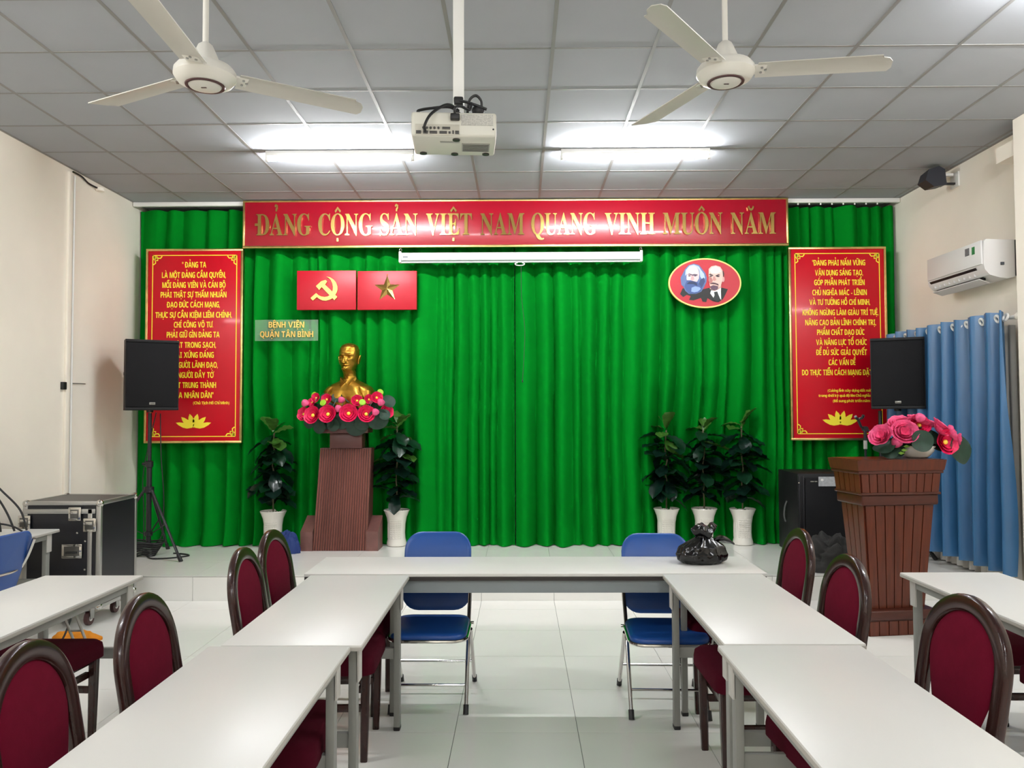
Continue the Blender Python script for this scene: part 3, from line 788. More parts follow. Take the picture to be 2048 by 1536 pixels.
for s in (-1, 1):                                  # collar wings
    q = [(s*.010, -.098, .425), (s*.052, -.090, .482), (s*.080, -.03, .492), (s*.074, .0, .455), (s*.088, -.068, .425), (s*.042, -.112, .388)]
    bm_.add(q+[(x, y+.014, z-.004) for x, y, z in q], [(0, 1, 2, 3, 4, 5), (11, 10, 9, 8, 7, 6)]+[(i, i+6, (i+1) % 6+6, (i+1) % 6) for i in range(6)])
part('figure', bm_, m_bust, t, ang=65)

# ------------------------------------------------------------------ flowers
m_petal = mat('deep_pink_petal', (226, 26, 86), .5, var=.16, vscale=30)
m_petal2 = mat('light_pink_petal', (240, 92, 142), .5, var=.18, vscale=40)
m_heart = mat('yellow_flower_heart', (250, 224, 80), .6)
m_pod = mat('lime_seed_pod', (150, 196, 40), .5)
m_leafd = mat('dark_lotus_leaf', (18, 50, 34), .6, var=.2, vscale=18)
m_leafl = mat('light_leaf', (96, 136, 30), .5)
def bloom_mesh(r, layers, m, seed):
    rnd = random.Random(seed); mb = MB()
    for L, (n, rad, open_, h) in enumerate(layers):
        for k in range(n):
            a = 2*PI*k/n+L*.5+rnd.uniform(-.1, .1); M = Matrix.Rotation(a, 4, 'Z')
            vs = []; fs = []; nu, nv = 6, 6
            for i in range(nu+1):
                u = i/nu; rr = rad*(u**.8); zz = h*(u**(1.6 if open_ else 1.0))
                if u > .75: rr += open_*rad*.10*(u-.75)/.25; 
                for j in range(nv+1):
                    v = -1+2*j/nv; wd = (2.5*rad*sin(PI/n)+.008)*math.sqrt(max(0, sin(PI*(.12+.80*u))))*.72
                    vs.append((rr-.25*abs(v)**2*wd*.55, v*wd, zz+.28*abs(v)**2*wd))
            for i in range(nu):
                for j in range(nv):
                    A = i*(nv+1)+j; fs.append((A, A+nv+1, A+nv+2, A+1))
            mb.add(vs, fs, M)
    s = r/layers[0][1]; mb.v = [(x*s, y*s, z*s) for x, y, z in mb.v]
    return mb.mesh('bloom', m, True, ang=80)
bloom_me = bloom_mesh(.074, [(6, 1.0, 1, .50), (5, .74, .6, .52), (4, .5, .3, .46)], m_petal, 1)
bloomL_me = bloom_mesh(.074, [(7, 1.0, 1, .55), (6, .78, .6, .6), (5, .55, .3, .62), (4, .34, .1, .6)], m_petal2, 2)
heart_me = MB().ball((0, 0, .018), (.017, .017, .012), 10, 6).mesh('flower_heart', m_heart)
bud_me = MB().lathe([(0, -.035), (.018, -.028), (.032, -.008), (.034, .008), (.024, .028), (.008, .042), (0, .045)], 14, mod=lambda t, z: 1+.07*cos(3*t)).mesh('bud', m_petal2)
pod_me = MB().lathe([(.004, -.035), (.016, -.02), (.030, .0), (.032, .010), (.026, .015), (0, .016)], 16).mesh('seed_pod', m_pod)
def leaf_disc(r, m, wav=.12, seed=0):
    vs = []; fs = []; n = 24; mr = 5
    for i in range(mr+1):
        for k in range(n):
            a = 2*PI*k/n; rr = r*i/mr*(1-.18*math.exp(-((a-PI)/.25)**2))
            vs.append((rr*cos(a), rr*sin(a), .25*r*(i/mr)**2+wav*r*(i/mr)**2*sin(3*a+seed)))
    for i in range(mr):
        for k in range(n): fs.append((i*n+k, i*n+(k+1) % n, (i+1)*n+(k+1) % n, (i+1)*n+k))
    return MB().add(vs, fs).mesh('leaf', m, True, ang=80)
leaf_me = [leaf_disc(.085, m_leafd, .12, s) for s in (0, 1.3, 2.5)]
def face_rot(d):
    q = Vector(d).to_track_quat('Z', 'Y'); return q.to_euler()
t = thing('flower_garland', 'garland of pink lotus flowers and dark leaves around the bust', 'flowers', (bx, 7.85, 1.43))
g3 = lambda x, y, dy=0: ((600+x/7.68-698)*.00500-1.703-bx, dy, 2.248-(680+y/7.68-687)*.00500-1.43)
for x, y, s in ((280, 1160, 1.1), (505, 1145, 1.1), (808, 1135, 1.1), (1060, 1145, 1.05), (110, 1140, .85), (1340, 1110, .85), (460, 920, .68), (912, 940, .70), (1205, 895, .72), (1090, 920, .6), (300, 895, .6), (240, 960, .55)):
    fy = -.17+.00018*abs(x-690)*.35 if y > 1000 else -.10
    o = inst('bloom', bloom_me, t, g3(x, y, fy+(.06 if x < 130 or x > 1300 else 0)), face_rot(((x-690)*.0009, -1, .25)), (s, s, s))
    inst('flower_heart', heart_me, o)
for x, y, s in ((140, 970, 1.1), (655, 1055, 1.1), (685, 925, 1.0), (1210, 1110, 1.05), (1280, 965, 1.1)):
    inst('bud', bud_me, t, g3(x, y, -.17 if y > 1000 else -.13), face_rot(((x-690)*.0006, -.9, .5)), (s, s, s))
for x, y in ((420, 970), (1005, 965), (245, 850), (1245, 810)):
    inst('seed_pod', pod_me, t, g3(x, y, -.15 if y > 900 else -.05), face_rot(((x-690)*.001, -.8, .35)), (1.05, 1.05, 1.05))
rnd = random.Random(4)
for x, y, s in ((350, 1320, .85), (460, 1250, .9), (560, 1290, .8), (680, 1240, .95), (910, 1290, 1.35), (1000, 1250, 1.0), (1230, 1210, 1.25), (190, 1250, .8), (1380, 950, .8), (590, 890, .66), (810, 890, .72), (970, 880, .55), (400, 890, .55), (300, 1050, .6), (860, 1040, .55), (1150, 1030, .6), (560, 1040, .6), (1330, 1150, .7)):
    inst('leaf', leaf_me[rnd.randrange(3)], t, g3(x, y, (-.12 if y > 1100 else -.06)+rnd.uniform(-.01, .01)), face_rot(((x-690)*.0008, -1, -.25 if y > 1150 else .5)), (s, s, s*.6))
for x in (235, 480, 910, 1150):
    inst('leaf', leaf_me[0], t, g3(x, 1035, -.09), face_rot((0, -1, .9)), (.7, .7, .5)).data = leaf_me[1]
for x, y in ((590, 960), (720, 950), (1110, 980), (1135, 985), (300, 925)):
    part('stem', MB().cyl(g3(x-30, y+50, -.12), g3(x+20, y-45, -.135), .003, n=6), mat('pale_stem', (120, 150, 140), .5), t)
part('foam_base', MB().box((0, .0, -.005), (.40, .16, .05), .02), m_leafd, t)

# ------------------------------------------------------------------ potted fiddle-leaf plants
m_pot = mat('white_glazed_pot', (236, 232, 222), .22, coat=.3)
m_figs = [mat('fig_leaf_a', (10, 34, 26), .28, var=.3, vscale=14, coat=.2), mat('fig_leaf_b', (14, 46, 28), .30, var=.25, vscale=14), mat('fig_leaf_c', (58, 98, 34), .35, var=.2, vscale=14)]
m_trunk = mat('plant_trunk', (96, 92, 66), .7)
m_moss = mat('pot_moss', (52, 92, 40), .9, var=.4, vscale=60)
def fig_leaf(m, curl):
    vs = []; fs = []; nu, nv = 10, 6; L = .225
    for i in range(nu+1):
        u = i/nu; wd = .084*(.10+.90*u**.75)*math.sqrt(max(.004, 1-(max(0, u-.55)/.45)**2.2))
        for j in range(nv+1):
            v = -1+2*j/nv
            vs.append((u*L, v*wd, -curl*(u*L)**2*3+.30*wd*abs(v)**1.4+.006*sin(u*22)*abs(v)))
    for i in range(nu):
        for j in range(nv):
            A = i*(nv+1)+j; fs.append((A, A+nv+1, A+nv+2, A+1))
    return MB().add(vs, fs).mesh('leaf', m, True, ang=80)
figs = [fig_leaf(m, c) for m in m_figs for c in (.25, .75)]
pot_prof = [(.085, 0), (.098, .008), (.100, .035), (.090, .075), (.086, .13), (.090, .22), (.102, .29), (.124, .345), (.132, .360), (.128, .366), (.112, .352), (.104, .335), (0, .335)]
pot_me = MB().lathe(pot_prof, 40, mod=None).mesh('pot', m_pot)
emb = MB()
for k in range(12):
    a = -PI/2+(k-5.5)*.115
    for j in range(9):
        z = .085+j*.022; r_ = .0885+max(0, z-.15)*.07
        emb.box((r_*cos(a), r_*sin(a), z), (.007, .0085, .017), .002, 1, None, a)
emb_me = emb.mesh('embossed_grid', m_pot)
flu = MB()
for k in range(14):
    a = PI*.30+k*PI*1.4/13-PI*.5+PI*.5
    flu.box((.0895*cos(a), .0895*sin(a), .17), (.006, .010, .19), .003, 1, None, a)
flu_me = flu.mesh('embossed_flutes', m_pot)
moss_me = MB().ball((0, 0, .335), (.105, .105, .022), 18, 6).mesh('moss', m_moss)
peb = MB()
rp = random.Random(2)
for k in range(16):
    a, r_ = rp.uniform(0, 6.28), rp.uniform(0, .08); peb.ball((r_*cos(a), r_*sin(a), .357), (.012, .009, .006), 8, 5)
peb_me = peb.mesh('pebbles', m_pot)
def plant(x, y, h, seed, label, rz=0):
    rnd = random.Random(seed)
    t = thing('potted_fig', label, 'plant', (x, y, ST), rz, 'potted plants on the stage')
    p_ = part('pot', pot_me, None, t)
    part('embossed_grid', emb_me, None, p_); part('embossed_flutes', flu_me, None, p_)
    part('moss', moss_me, None, t); part('pebbles', peb_me, None, t)
    tp = [(.02*noise.noise((seed, k*.9, 0)), .02*noise.noise((seed, 5, k*.9)), .34+(h-.40)*k/8) for k in range(9)]
    part('trunk', MB().sweep(smooth_path(tp, 3), .008, n=7), m_trunk, t)
    n = 46
    for k in range(n):
        u = k/(n-1); z = .48+(h-.50)*u; a = k*2.4+rnd.uniform(-.4, .4)
        i = min(8, int(u*8)); bx_, by_ = tp[i][0], tp[i][1]
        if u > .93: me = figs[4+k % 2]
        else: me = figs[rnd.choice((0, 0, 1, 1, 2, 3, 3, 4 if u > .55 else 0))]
        pit = rnd.uniform(-.45, .50)+(-.9 if u > .93 else 0)
        s = (1.12-.25*abs(u-.55))*rnd.uniform(.85, 1.12)
        sd = .78 if sin(a) > 0 else 1
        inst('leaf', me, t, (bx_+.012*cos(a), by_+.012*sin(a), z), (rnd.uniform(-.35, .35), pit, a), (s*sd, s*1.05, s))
    return t
plant(-2.49, 7.98, 1.21, 3, 'potted fiddle-leaf fig between the red poster and the pedestal')
plant(-1.255, 8.06, 1.27, 8, 'potted fiddle-leaf fig just right of the pedestal')
plant(1.50, 8.13, 1.22, 21, 'potted fiddle-leaf fig, leftmost of the three right of the curtain middle')
plant(1.885, 8.13, 1.22, 34, 'potted fiddle-leaf fig, middle one of the three in a row')
plant(2.265, 8.09, 1.26, 47, 'potted fiddle-leaf fig, nearest to the black subwoofer')

# ------------------------------------------------------------------ loudspeakers and stands
m_spk = mat('speaker_cabinet', (18, 18, 20), .55, spec=.3)
m_grille = mat('speaker_grille', (11, 11, 14), .7, spec=.25, bump=.3, bscale=900)
m_stand = mat('stand_black', (26, 26, 30), .4)
def speaker(x, y, z, w_, h_, dp, rz, label):
    t = thing('loudspeaker', label, 'speaker', (x, y, z), rz, 'loudspeakers on stands')
    wb = w_*.78
    lo = []
    for zz, k in ((0, 1), (h_, 1)):
        lo.append([(-w_/2, -dp/2, zz), (w_/2, -dp/2, zz), (w_/2, dp*.05, zz), (wb/2, dp/2, zz), (-wb/2, dp/2, zz), (-w_/2, dp*.05, zz)])
    part('cabinet', MB().rings(lo), m_spk, t, smooth=False)
    part('grille', MB().box((0, -dp/2-.006, h_/2), (w_-.02, .014, h_-.06), .005), m_grille, t)
    part('top_rim', MB().box((0, -dp/2-.004, h_-.014), (w_, .02, .026), .004), m_spk, t)
    part('bottom_rim', MB().box((0, -dp/2-.004, .014), (w_, .02, .026), .004), m_spk, t)
    bd = part('badge', MB().box((0, -dp/2-.014, .062), (.050, .004, .022), .001), mat('badge_silver', (150, 148, 140), .35, metal=.7), t)
    part('badge_line', MB().box((0, -dp/2-.0163, .062), (.040, .001, .004)), m_black, bd, smooth=False)
    part('side_handle', MB().box((-w_/2-.001, -.03, h_*.52), (.006, .05, .03), .002), m_black, t)
    part('pole_socket', MB().cyl((0, 0, -.02), (0, 0, .01), .03, n=16), m_stand, t)
    return t
def stand(x, y, zt, a0, label):
    t = thing('speaker_stand', label, 'stand', (x, y, ST), 0, 'tripod speaker stands')
    H = zt-ST
    part('upper_pole', MB().cyl((0, 0, .62), (0, 0, H), .0175, n=14), m_stand, t)
    part('lower_pole', MB().cyl((0, 0, .10), (0, 0, .86), .024, n=14), m_stand, t)
    c = part('collar', MB().lathe([(.024, .84), (.034, .85), (.034, .90), (.02, .905)], 14), m_stand, t)
    part('knob', MB().cyl((-.03, 0, .875), (-.065, 0, .875), .014, n=10), m_stand, c)
    part('hub', MB().lathe([(.024, .60), (.045, .61), (.045, .66), (.024, .665)], 14), m_stand, t)
    part('lower_hub', MB().lathe([(.024, .20), (.038, .205), (.038, .24), (.024, .245)], 14), m_stand, t)
    for k in range(3):
        a = a0+k*2*PI/3; d = Vector((cos(a), sin(a), 0))
        l = part('leg', MB().sweep([d*.04+Vector((0, 0, .63)), d*.43+Vector((0, 0, .035))], .013, .013, (0, 0, 1), 8), m_stand, t)
        part('foot', MB().cyl(d*.415+Vector((0, 0, .058)), d*.455+Vector((0, 0, .002)), .017, .020, 10), m_black, l)
        part('brace', MB().sweep([d*.035+Vector((0, 0, .222)), d*.24+Vector((0, 0, .328))], .008, .004, (0, 0, 1), 6), m_stand, t)
    return t
stand(-3.49, 7.42, 1.56, R(-28), 'black tripod stand under the loudspeaker by the left wall')
speaker(-3.49, 7.42, 1.585, .455, .655, .32, R(31), 'black loudspeaker on a tripod in front of the left red poster')
stand(3.42, 7.52, 1.56, R(-40), 'black tripod stand behind the lectern')
speaker(3.53, 7.40, 1.575, .450, .655, .32, R(-24), 'black loudspeaker on a tripod in front of the right red poster')
t = thing('coiled_cable', 'coil of black cable at the foot of the left speaker stand', 'cable', (-3.55, 7.52, ST))
for k in range(7):
    rr = .08+.012*k; P = [(rr*cos(q)*1.1, rr*sin(q)*.8-.02, .012+.020*k+.01*sin(3*q)) for q in [2*PI*i/20 for i in range(20)]]
    part('loop', MB().sweep(P, .009, n=6, closed=True), m_black, t)
part('trailing_end', MB().sweep(smooth_path([(.05, -.10, .008), (.15, -.20, .008), (.30, -.17, .008), (.42, -.06, .008), (.36, .02, .008), (.22, .08, .008)], 6), .007, n=6), m_black, t)
part('hanging_end', MB().sweep(smooth_path([(.14, -.06, 1.35), (.17, -.10, .95), (.20, -.10, .55), (.17, -.07, .2), (.06, -.05, .1)], 6), .005, n=6), m_black, t)
part('hanging_end', MB().sweep(smooth_path([(.05, .05, 1.36), (-.08, .08, .8), (-.06, .05, .45), (-.03, .0, .1)], 6), .005, n=6), m_black, t)

t = thing('subwoofer', 'large black subwoofer cabinet standing behind the lectern', 'speaker', (2.87, 7.58, ST))
part('cabinet', MB().b2(2.555, 3.19, 7.31, 7.86, ST+.02, .985, .012), m_spk, t, True)
part('grille', MB().b2(2.62, 3.13, 7.296, 7.315, ST+.06, .945, .006), m_grille, t, True)
for x in (2.563, 2.60): part('front_strip', MB().b2(x, x+.012, 7.298, 7.312, ST+.05, .96, .002), m_stand, t, True)
part('sticker', MB().b2(2.742, 2.905, 7.292, 7.297, .868, .955), mat('silver_sticker', (168, 170, 172), .4, var=.15, vscale=60), t, True)
part('sticker_mark', MB().ball((2.775, 7.292, .925), (.014, .002, .010), 10, 6), m_white, t, True)
part('brand_mark', MB().b2(2.668, 2.700, 7.2935, 7.297, .907, .916).b2(2.706, 2.730, 7.2935, 7.297, .907, .916), mat('badge_silver', (150, 148, 140), .35, metal=.7), t, True, smooth=False)
part('side_handle', MB().sweep(smooth_path([(2.552, 7.60, .70), (2.535, 7.61, .64), (2.535, 7.63, .56), (2.552, 7.64, .50)], 5), .008, n=6), mat('handle_grey', (90, 92, 92), .4), t, True)
part('screw', MB().cyl((2.562, 7.300, .90), (2.562, 7.294, .90), .006, n=8), m_chrome, t, True)
for x, y in ((2.60, 7.36), (3.14, 7.36), (2.60, 7.80), (3.14, 7.80)): part('foot', MB().cyl((x, y, ST), (x, y, ST+.022), .025, n=12), m_black, t, True)

# crumpled jacket on the stage edge
def cloth_heap(name, label, cat, loc, size, m, seed, amp=.35, freq=5.0, nu=56, nv=34, fold=1.0, flatz=True):
    vs = []; fs = []
    for j in range(nv+1):
        a = PI/2*(j/nv)*1.0
        for i in range(nu):
            t_ = 2*PI*i/nu; d = Vector((cos(a)*cos(t_), cos(a)*sin(t_), sin(a)))
            n1 = noise.noise(d*freq*.30+Vector((seed, 0, 0)))
            n2 = abs(noise.noise(Vector((d.x*freq*.6+seed, d.y*freq*.6, d.z*freq*.45))))
            n3 = abs(noise.noise(Vector((d.x*freq*1.3, d.y*freq*1.3+seed, d.z*freq*.8))))
            r_ = .86+amp*n1+fold*.30*n2+fold*.14*n3
            vs.append((d.x*size[0]*r_, d.y*size[1]*r_, max(.002, d.z*size[2]*r_)))
    for j in range(nv):
        for i in range(nu):
            k = (i+1) % nu; fs.append((j*nu+i, j*nu+k, (j+1)*nu+k, (j+1)*nu+i))
    mb = MB().add(vs, fs)
    o = bpy.data.objects.new(name, mb.mesh(name, m, True, ang=70)); C.objects.link(o); o.location = loc
    return tag(o, label, cat)
m_jack = mat('grey_cloth', (44, 43, 42), .95, bump=.3, bscale=300)
cloth_heap('jacket', 'crumpled dark grey jacket in front of the subwoofer', 'clothing', (2.67, 6.84, ST), (.29, .22, .27), m_jack, 6.7, .45, 6.0)
cloth_heap('blue_bag', 'blue cloth bag behind the farthest left chair, beside the pedestal', 'bag', (-2.27, 7.66, ST), (.14, .09, .22), mat('blue_cloth', (14, 44, 104), .7), 8.2, .2, 3.0)
# ------------------------------------------------------------------ lectern
m_lect = mat('lectern_wood', (84, 34, 16), .28, var=.25, vscale=7, stretch=(6, 6, .5), coat=.12, spec=.35)
m_lectd = mat('lectern_wood_dark', (68, 28, 18), .30, var=.2, vscale=7, stretch=(.8, 6, 6), coat=.12, spec=.35)
lx, ly = 2.635, 5.72
t = thing('lectern', 'tapered reddish wooden lectern made of upright boards', 'lectern', (lx, ly, 0), R(8))
def slab_ring(z0, z1, w0, d0, w1, d1):
    f = MB()
    f.rings([[(-w0/2, -d0/2, z0), (w0/2, -d0/2, z0), (w0/2, d0/2, z0), (-w0/2, d0/2, z0)], [(-w1/2, -d1/2, z1), (w1/2, -d1/2, z1), (w1/2, d1/2, z1), (-w1/2, d1/2, z1)]])
    return f
def boards(z0, z1, w0, d0, w1, d1, nf, ns, th=.010, g=.05):
    """upright boards clad on the four sides of a tapered box"""
    for (n, side) in ((nf, 0), (nf, 2), (ns, 1), (ns, 3)):
        for k in range(n):
            u0, u1 = (k+g)/n-.5, (k+1-g)/n-.5
            f = MB(); lo = []
            for z, w_, d_ in ((z0, w0, d0), (z1, w1, d1)):
                if side in (0, 2):
                    s = -1 if side == 0 else 1
                    q = [(u0*w_, s*d_/2, z), (u1*w_, s*d_/2, z), (u1*w_, s*(d_/2+th), z), (u0*w_, s*(d_/2+th), z)]
                else:
                    s = 1 if side == 1 else -1
                    q = [(s*w_/2, u0*d_, z), (s*w_/2, u1*d_, z), (s*(w_/2+th), u1*d_, z), (s*(w_/2+th), u0*d_, z)]
                lo.append(q)
            f.rings(lo)
            part('board', f, m_lect, t, smooth=False)
part('plinth', slab_ring(0, .105, .50, .32, .50, .32), m_lectd, t, smooth=False)
boards(.004, .100, .50, .32, .50, .32, 7, 4, .006)
part('plinth_moulding', MB().box((0, 0, .140), (.525, .345, .070), .014, 3), m_lectd, t)
part('lower_core', slab_ring(.175, .90, .40, .20, .515, .28), m_lectd, t, smooth=False)
boards(.176, .895, .40, .20, .515, .28, 7, 4)
part('ledge', MB().box((0, 0, .935), (.575, .335, .075), .012, 3), m_lectd, t)
part('ledge_lip', MB().box((0, 0, .980), (.60, .355, .018), .006), m_lectd, t)
part('upper_core', slab_ring(.985, 1.125, .575, .32, .60, .335), m_lectd, t, smooth=False)
boards(.988, 1.118, .575, .32, .60, .335, 10, 5, .008)
part('top_moulding', MB().box((0, 0, 1.130), (.64, .365, .022), .006), m_lectd, t)
part('top_board', slab_ring(1.141, 1.215, .645, .37, .672, .39), m_lect, t, smooth=False)
part('desk_panel', MB().box((0, 0, 1.216), (.640, .36, .006)), m_lectd, t)

# microphone stand behind the lectern
t = thing('microphone_stand', 'black microphone stand with an empty clip behind the lectern', 'microphone stand', (2.665, 6.12, 0))
part('base', MB().lathe([(0, 0), (.12, 0), (.12, .015), (.03, .025), (0, .026)], 24), m_stand, t)
part('pole', MB().cyl((0, 0, .02), (0, 0, 1.30), .009, n=10), m_stand, t)
part('sleeve', MB().cyl((0, 0, 1.265), (0, 0, 1.33), .014, n=12), mat('grey_sleeve', (168, 166, 160), .4), t)
part('top_joint', MB().cyl((0, 0, 1.33), (0, 0, 1.41), .012, n=10), m_stand, t)
part('boom', MB().cyl((-.03, 0, 1.435), (.11, .02, 1.365), .009, n=10), m_stand, t)
part('boom_knob', MB().cyl((-.0, -.02, 1.42), (0, .02, 1.42), .02, n=12), m_stand, t)
part('clip_arm', MB().cyl((-.03, 0, 1.435), (-.055, -.01, 1.485), .010, n=10), m_stand, t)
part('clip', MB().sweep(smooth_path([(-.085, -.03, 1.515), (-.06, -.015, 1.495), (-.035, -.03, 1.505), (-.03, -.045, 1.525)], 5), .011, n=8), m_stand, t)

# flowers in a white bowl on the lectern
bxl, byl, bzl = 2.87, 5.745, 1.219
t = thing('flower_bowl', 'pink artificial flowers in a white bowl on the lectern', 'flowers', (bxl, byl, bzl))
part('bowl', MB().lathe([(0, 0), (.06, 0), (.085, .012), (.115, .05), (.128, .085), (.122, .088), (.105, .055), (0, .05)], 32), m_pot, t)
g6 = lambda x, y, dy=0: ((1720+x/8.533-1840)*.003655-.005, dy, (915-(780+y/8.533))*.003655)
for x, y, s, me, d in ((400, 810, 1.15, bloomL_me, (-.8, -.6, .6)), (730, 610, 1.0, bloomL_me, (-.3, -.5, .9)), (745, 755, 1.25, bloomL_me, (-.2, -.9, .5)), (1045, 620, 1.0, bloom_me, (.1, -.9, .5)), (1400, 890, 1.2, bloom_me, (.25, -1, .15)),
                       (1380, 640, .9, bloomL_me, (.6, -.4, .8)), (1230, 640, .8, bloomL_me, (.3, .1, 1)), (1480, 760, .85, bloomL_me, (1, -.1, .3)), (1610, 830, .6, bloomL_me, (1, -.2, -.1)), (900, 590, .8, bloom_me, (-.2, -.3, 1)), (850, 560, .85, bloomL_me, (-.2, .1, 1)), (1150, 600, .9, bloomL_me, (.2, -.2, 1)), (600, 690, .9, bloomL_me, (-.6, -.3, .8)), (1310, 720, .85, bloomL_me, (.5, -.6, .7)), (1000, 520, .75, bloomL_me, (0, -.2, 1))):
    o = inst('bloom', me, t, g6(x, y, -.07 if y > 700 else -.02), face_rot(d), (s*.92,)*3)
    if me is bloom_me: inst('flower_heart', heart_me, o)
for x, y, s in ((605, 890, 1.15), (1000, 480, 1.0)): inst('bud', bud_me, t, g6(x, y, -.09), face_rot((-.3, -.8, .3)), (s,)*3)
inst('bud', bud_me, t, g6(810, 870, -.08), face_rot((.3, -.8, .3)), (.6,)*3)
for x, y, s, d in ((945, 860, 1.15, (-.1, -1, .15)), (1080, 820, 1.2, (.3, -1, .3)), (1660, 1010, 1.6, (.5, -1, .2)), (430, 950, 1.2, (-.5, -.6, .8)), (620, 1020, .9, (-.4, -1, .3)), (1180, 800, 1.1, (.2, -.8, .7)), (1300, 900, 1.0, (.2, -.9, .4)), (700, 880, .9, (-.2, -.7, .7)), (520, 1010, 1.0, (-.5, -.9, .3))):
    inst('leaf', leaf_me[int(x) % 3], t, g6(x, y, -.06 if x != 945 else -.15), face_rot(d), (s*.8, s*.8, s*.5))
part('foliage', MB().ball((0, 0, .125), (.12, .09, .06), 16, 10), m_leafd, t)
for x, y in ((700, 1010), (650, 1060), (740, 950)): part('frond', MB().add([(0, 0, 0), (.02, 0, .012), (.05, 0, 0), (.02, 0, -.012)], [(0, 1, 2, 3)], Matrix.Translation(g6(x-60, y, -.12))), m_leafl, t)

# ------------------------------------------------------------------ blue window curtain on the right wall
m_blue = mat('blue_satin_curtain', (46, 100, 144), .34, var=.08, vscale=3, spec=.8)
m_sheer = mat('white_sheer_lining', (208, 204, 196), .8)
rc = random.Random(5)
def side_fold(y, z, amp, sp, base, seed):
    q = y+.03*noise.noise((y*2, z*.6, seed))
    a = 2*PI*q/sp+1.1*noise.noise((y*3.1, seed, 0))
    sa = sin(a)
    return base-amp*(.62+.45*noise.noise((y*4, seed, 3)))*(math.copysign(abs(sa)**.8, sa)+.28*sin(2*a+.7)+.12*noise.noise((y*14, z*1.5, seed)))
def side_curtain(y0, y1, z0, z1, amp, sp, base, seed, flare=0):
    n = int((y1-y0)/.008); zs = [z0+(z1-z0)*k/26 for k in range(27)]; vs = []; fs = []
    for z in zs:
        k = .75+.35*(z1-z)/(z1-z0)
        for i in range(n+1):
            y = y0+(y1-y0)*i/n
            vs.append((side_fold(y, z, amp*k, sp, base, seed), y-flare*(z1-z)/(z1-z0)*(1-i/n), z+(.004*sin(y*40) if z == z1 else 0)))
    for j in range(len(zs)-1):
        for i in range(n): fs.append((j*(n+1)+i, (j+1)*(n+1)+i, (j+1)*(n+1)+i+1, j*(n+1)+i+1))
    return MB().add(vs, fs)
t = thing('window_curtain', 'blue satin grommet curtain hanging on the right wall', 'curtain', (3.72, 6.85, .32))
part('cloth', side_curtain(5.945, 7.86, .325, 2.315, .115, .205, 3.675, 1.7, .02), m_blue, t, True, ang=80)
part('lining', side_curtain(6.10, 7.80, .215, 2.22, .022, .09, 3.815, 4.4), m_sheer, t, True, ang=80)
for k in range(19):
    y = 5.985+.1025*k
    if y < 7.82:
        tr = MB(); M = Matrix.Translation((3.682, y, 2.262)) @ Matrix.Rotation(R(90+20*(-1)**k), 4, 'Y')
        P = [M @ Vector((.026*cos(q), .026*sin(q), 0)) for q in [2*PI*i/18 for i in range(18)]]
        part('grommet', MB().sweep(P, .010, n=8, closed=True), m_white, t, True)
t = thing('curtain_rod', 'white curtain rod with a rounded finial above the blue curtain', 'curtain rod', (3.72, 6.8, 2.262))
part('rod', MB().cyl((3.72, 5.90, 2.262), (3.72, 7.88, 2.262), .014, n=14), m_white, t, True)
M = Matrix.Translation((3.72, 5.90, 2.262)) @ Matrix.Rotation(R(90), 4, 'X')
part('finial', MB().lathe([(.014, -.02), (.022, -.01), (.026, .0), (.034, .03), (.030, .055), (.010, .062), (0, .062)], 18, M=M), m_wall, t, True)
for y in (6.02, 7.84): part('bracket', MB().b2(3.72, XR, y-.008, y+.008, 2.250, 2.274), m_white, t, True)

# ------------------------------------------------------------------ air conditioner
t = thing('air_conditioner', 'white split air conditioner on the right wall above the blue curtain', 'air conditioner', (XR, 6.55, 2.58))
m_ac = mat('ac_shell', (226, 224, 222), .35)
sec = [(XR, 2.60), (XR, 2.885), (3.64, 2.895), (3.622, 2.88), (3.615, 2.70), (3.625, 2.655), (3.66, 2.615), (3.74, 2.592), (3.80, 2.585)]
y0, y1 = 6.135, 6.975
part('shell', MB().rings([[(x, y0, z) for x, z in sec], [(x, y1, z) for x, z in sec]]), m_ac, t, True, ang=30)
part('back_plate', MB().b2(XR-.012, XR, y0-.008, y0, 2.605, 2.885), m_black, t, True)
part('front_panel', MB().b2(3.606, 3.618, y0+.015, y1-.01, 2.700, 2.888, .004), m_ac, t, True)
part('air_outlet', MB().add([(3.607, y0+.10, 2.684), (3.607, y1-.04, 2.684), (3.69, y1-.04, 2.588), (3.69, y0+.10, 2.588), (3.66, y0+.10, 2.68), (3.66, y1-.04, 2.68)], [(0, 1, 2, 3), (0, 4, 5, 1), (3, 2, 5, 4)]), m_black, t, True, smooth=False)
part('louvre', MB().add([(3.636, y0+.10, 2.598), (3.636, y1-.04, 2.598), (3.715, y1-.04, 2.570), (3.715, y0+.10, 2.570), (3.638, y0+.10, 2.592), (3.638, y1-.04, 2.592), (3.717, y1-.04, 2.564), (3.717, y0+.10, 2.564)], [(0, 1, 2, 3), (7, 6, 5, 4), (0, 4, 5, 1), (2, 6, 7, 3), (0, 3, 7, 4), (1, 5, 6, 2)]), m_ac, t, True, smooth=False)
for k in range(9): part('vane', MB().b2(3.632, 3.66, y0+.16+k*.075, y0+.164+k*.075, 2.625, 2.665), m_ac, t, True)
part('energy_label', MB().b2(3.6045, 3.6065, 6.235, 6.275, 2.795, 2.855), mat('green_sticker', (40, 130, 74), .5), t, True)
part('rating_sticker', MB().b2(3.6045, 3.6065, 6.31, 6.37, 2.80, 2.86), mat('grey_sticker', (110, 112, 116), .5, var=.35, vscale=90), t, True)
part('side_mark', MB().b2(3.745, 3.770, y0-.0095, y0-.008, 2.69, 2.712).b2(3.745, 3.770, y0-.002, y0+.001, 2.69, 2.712), mat('label_dark', (70, 76, 84), .5), t, True)

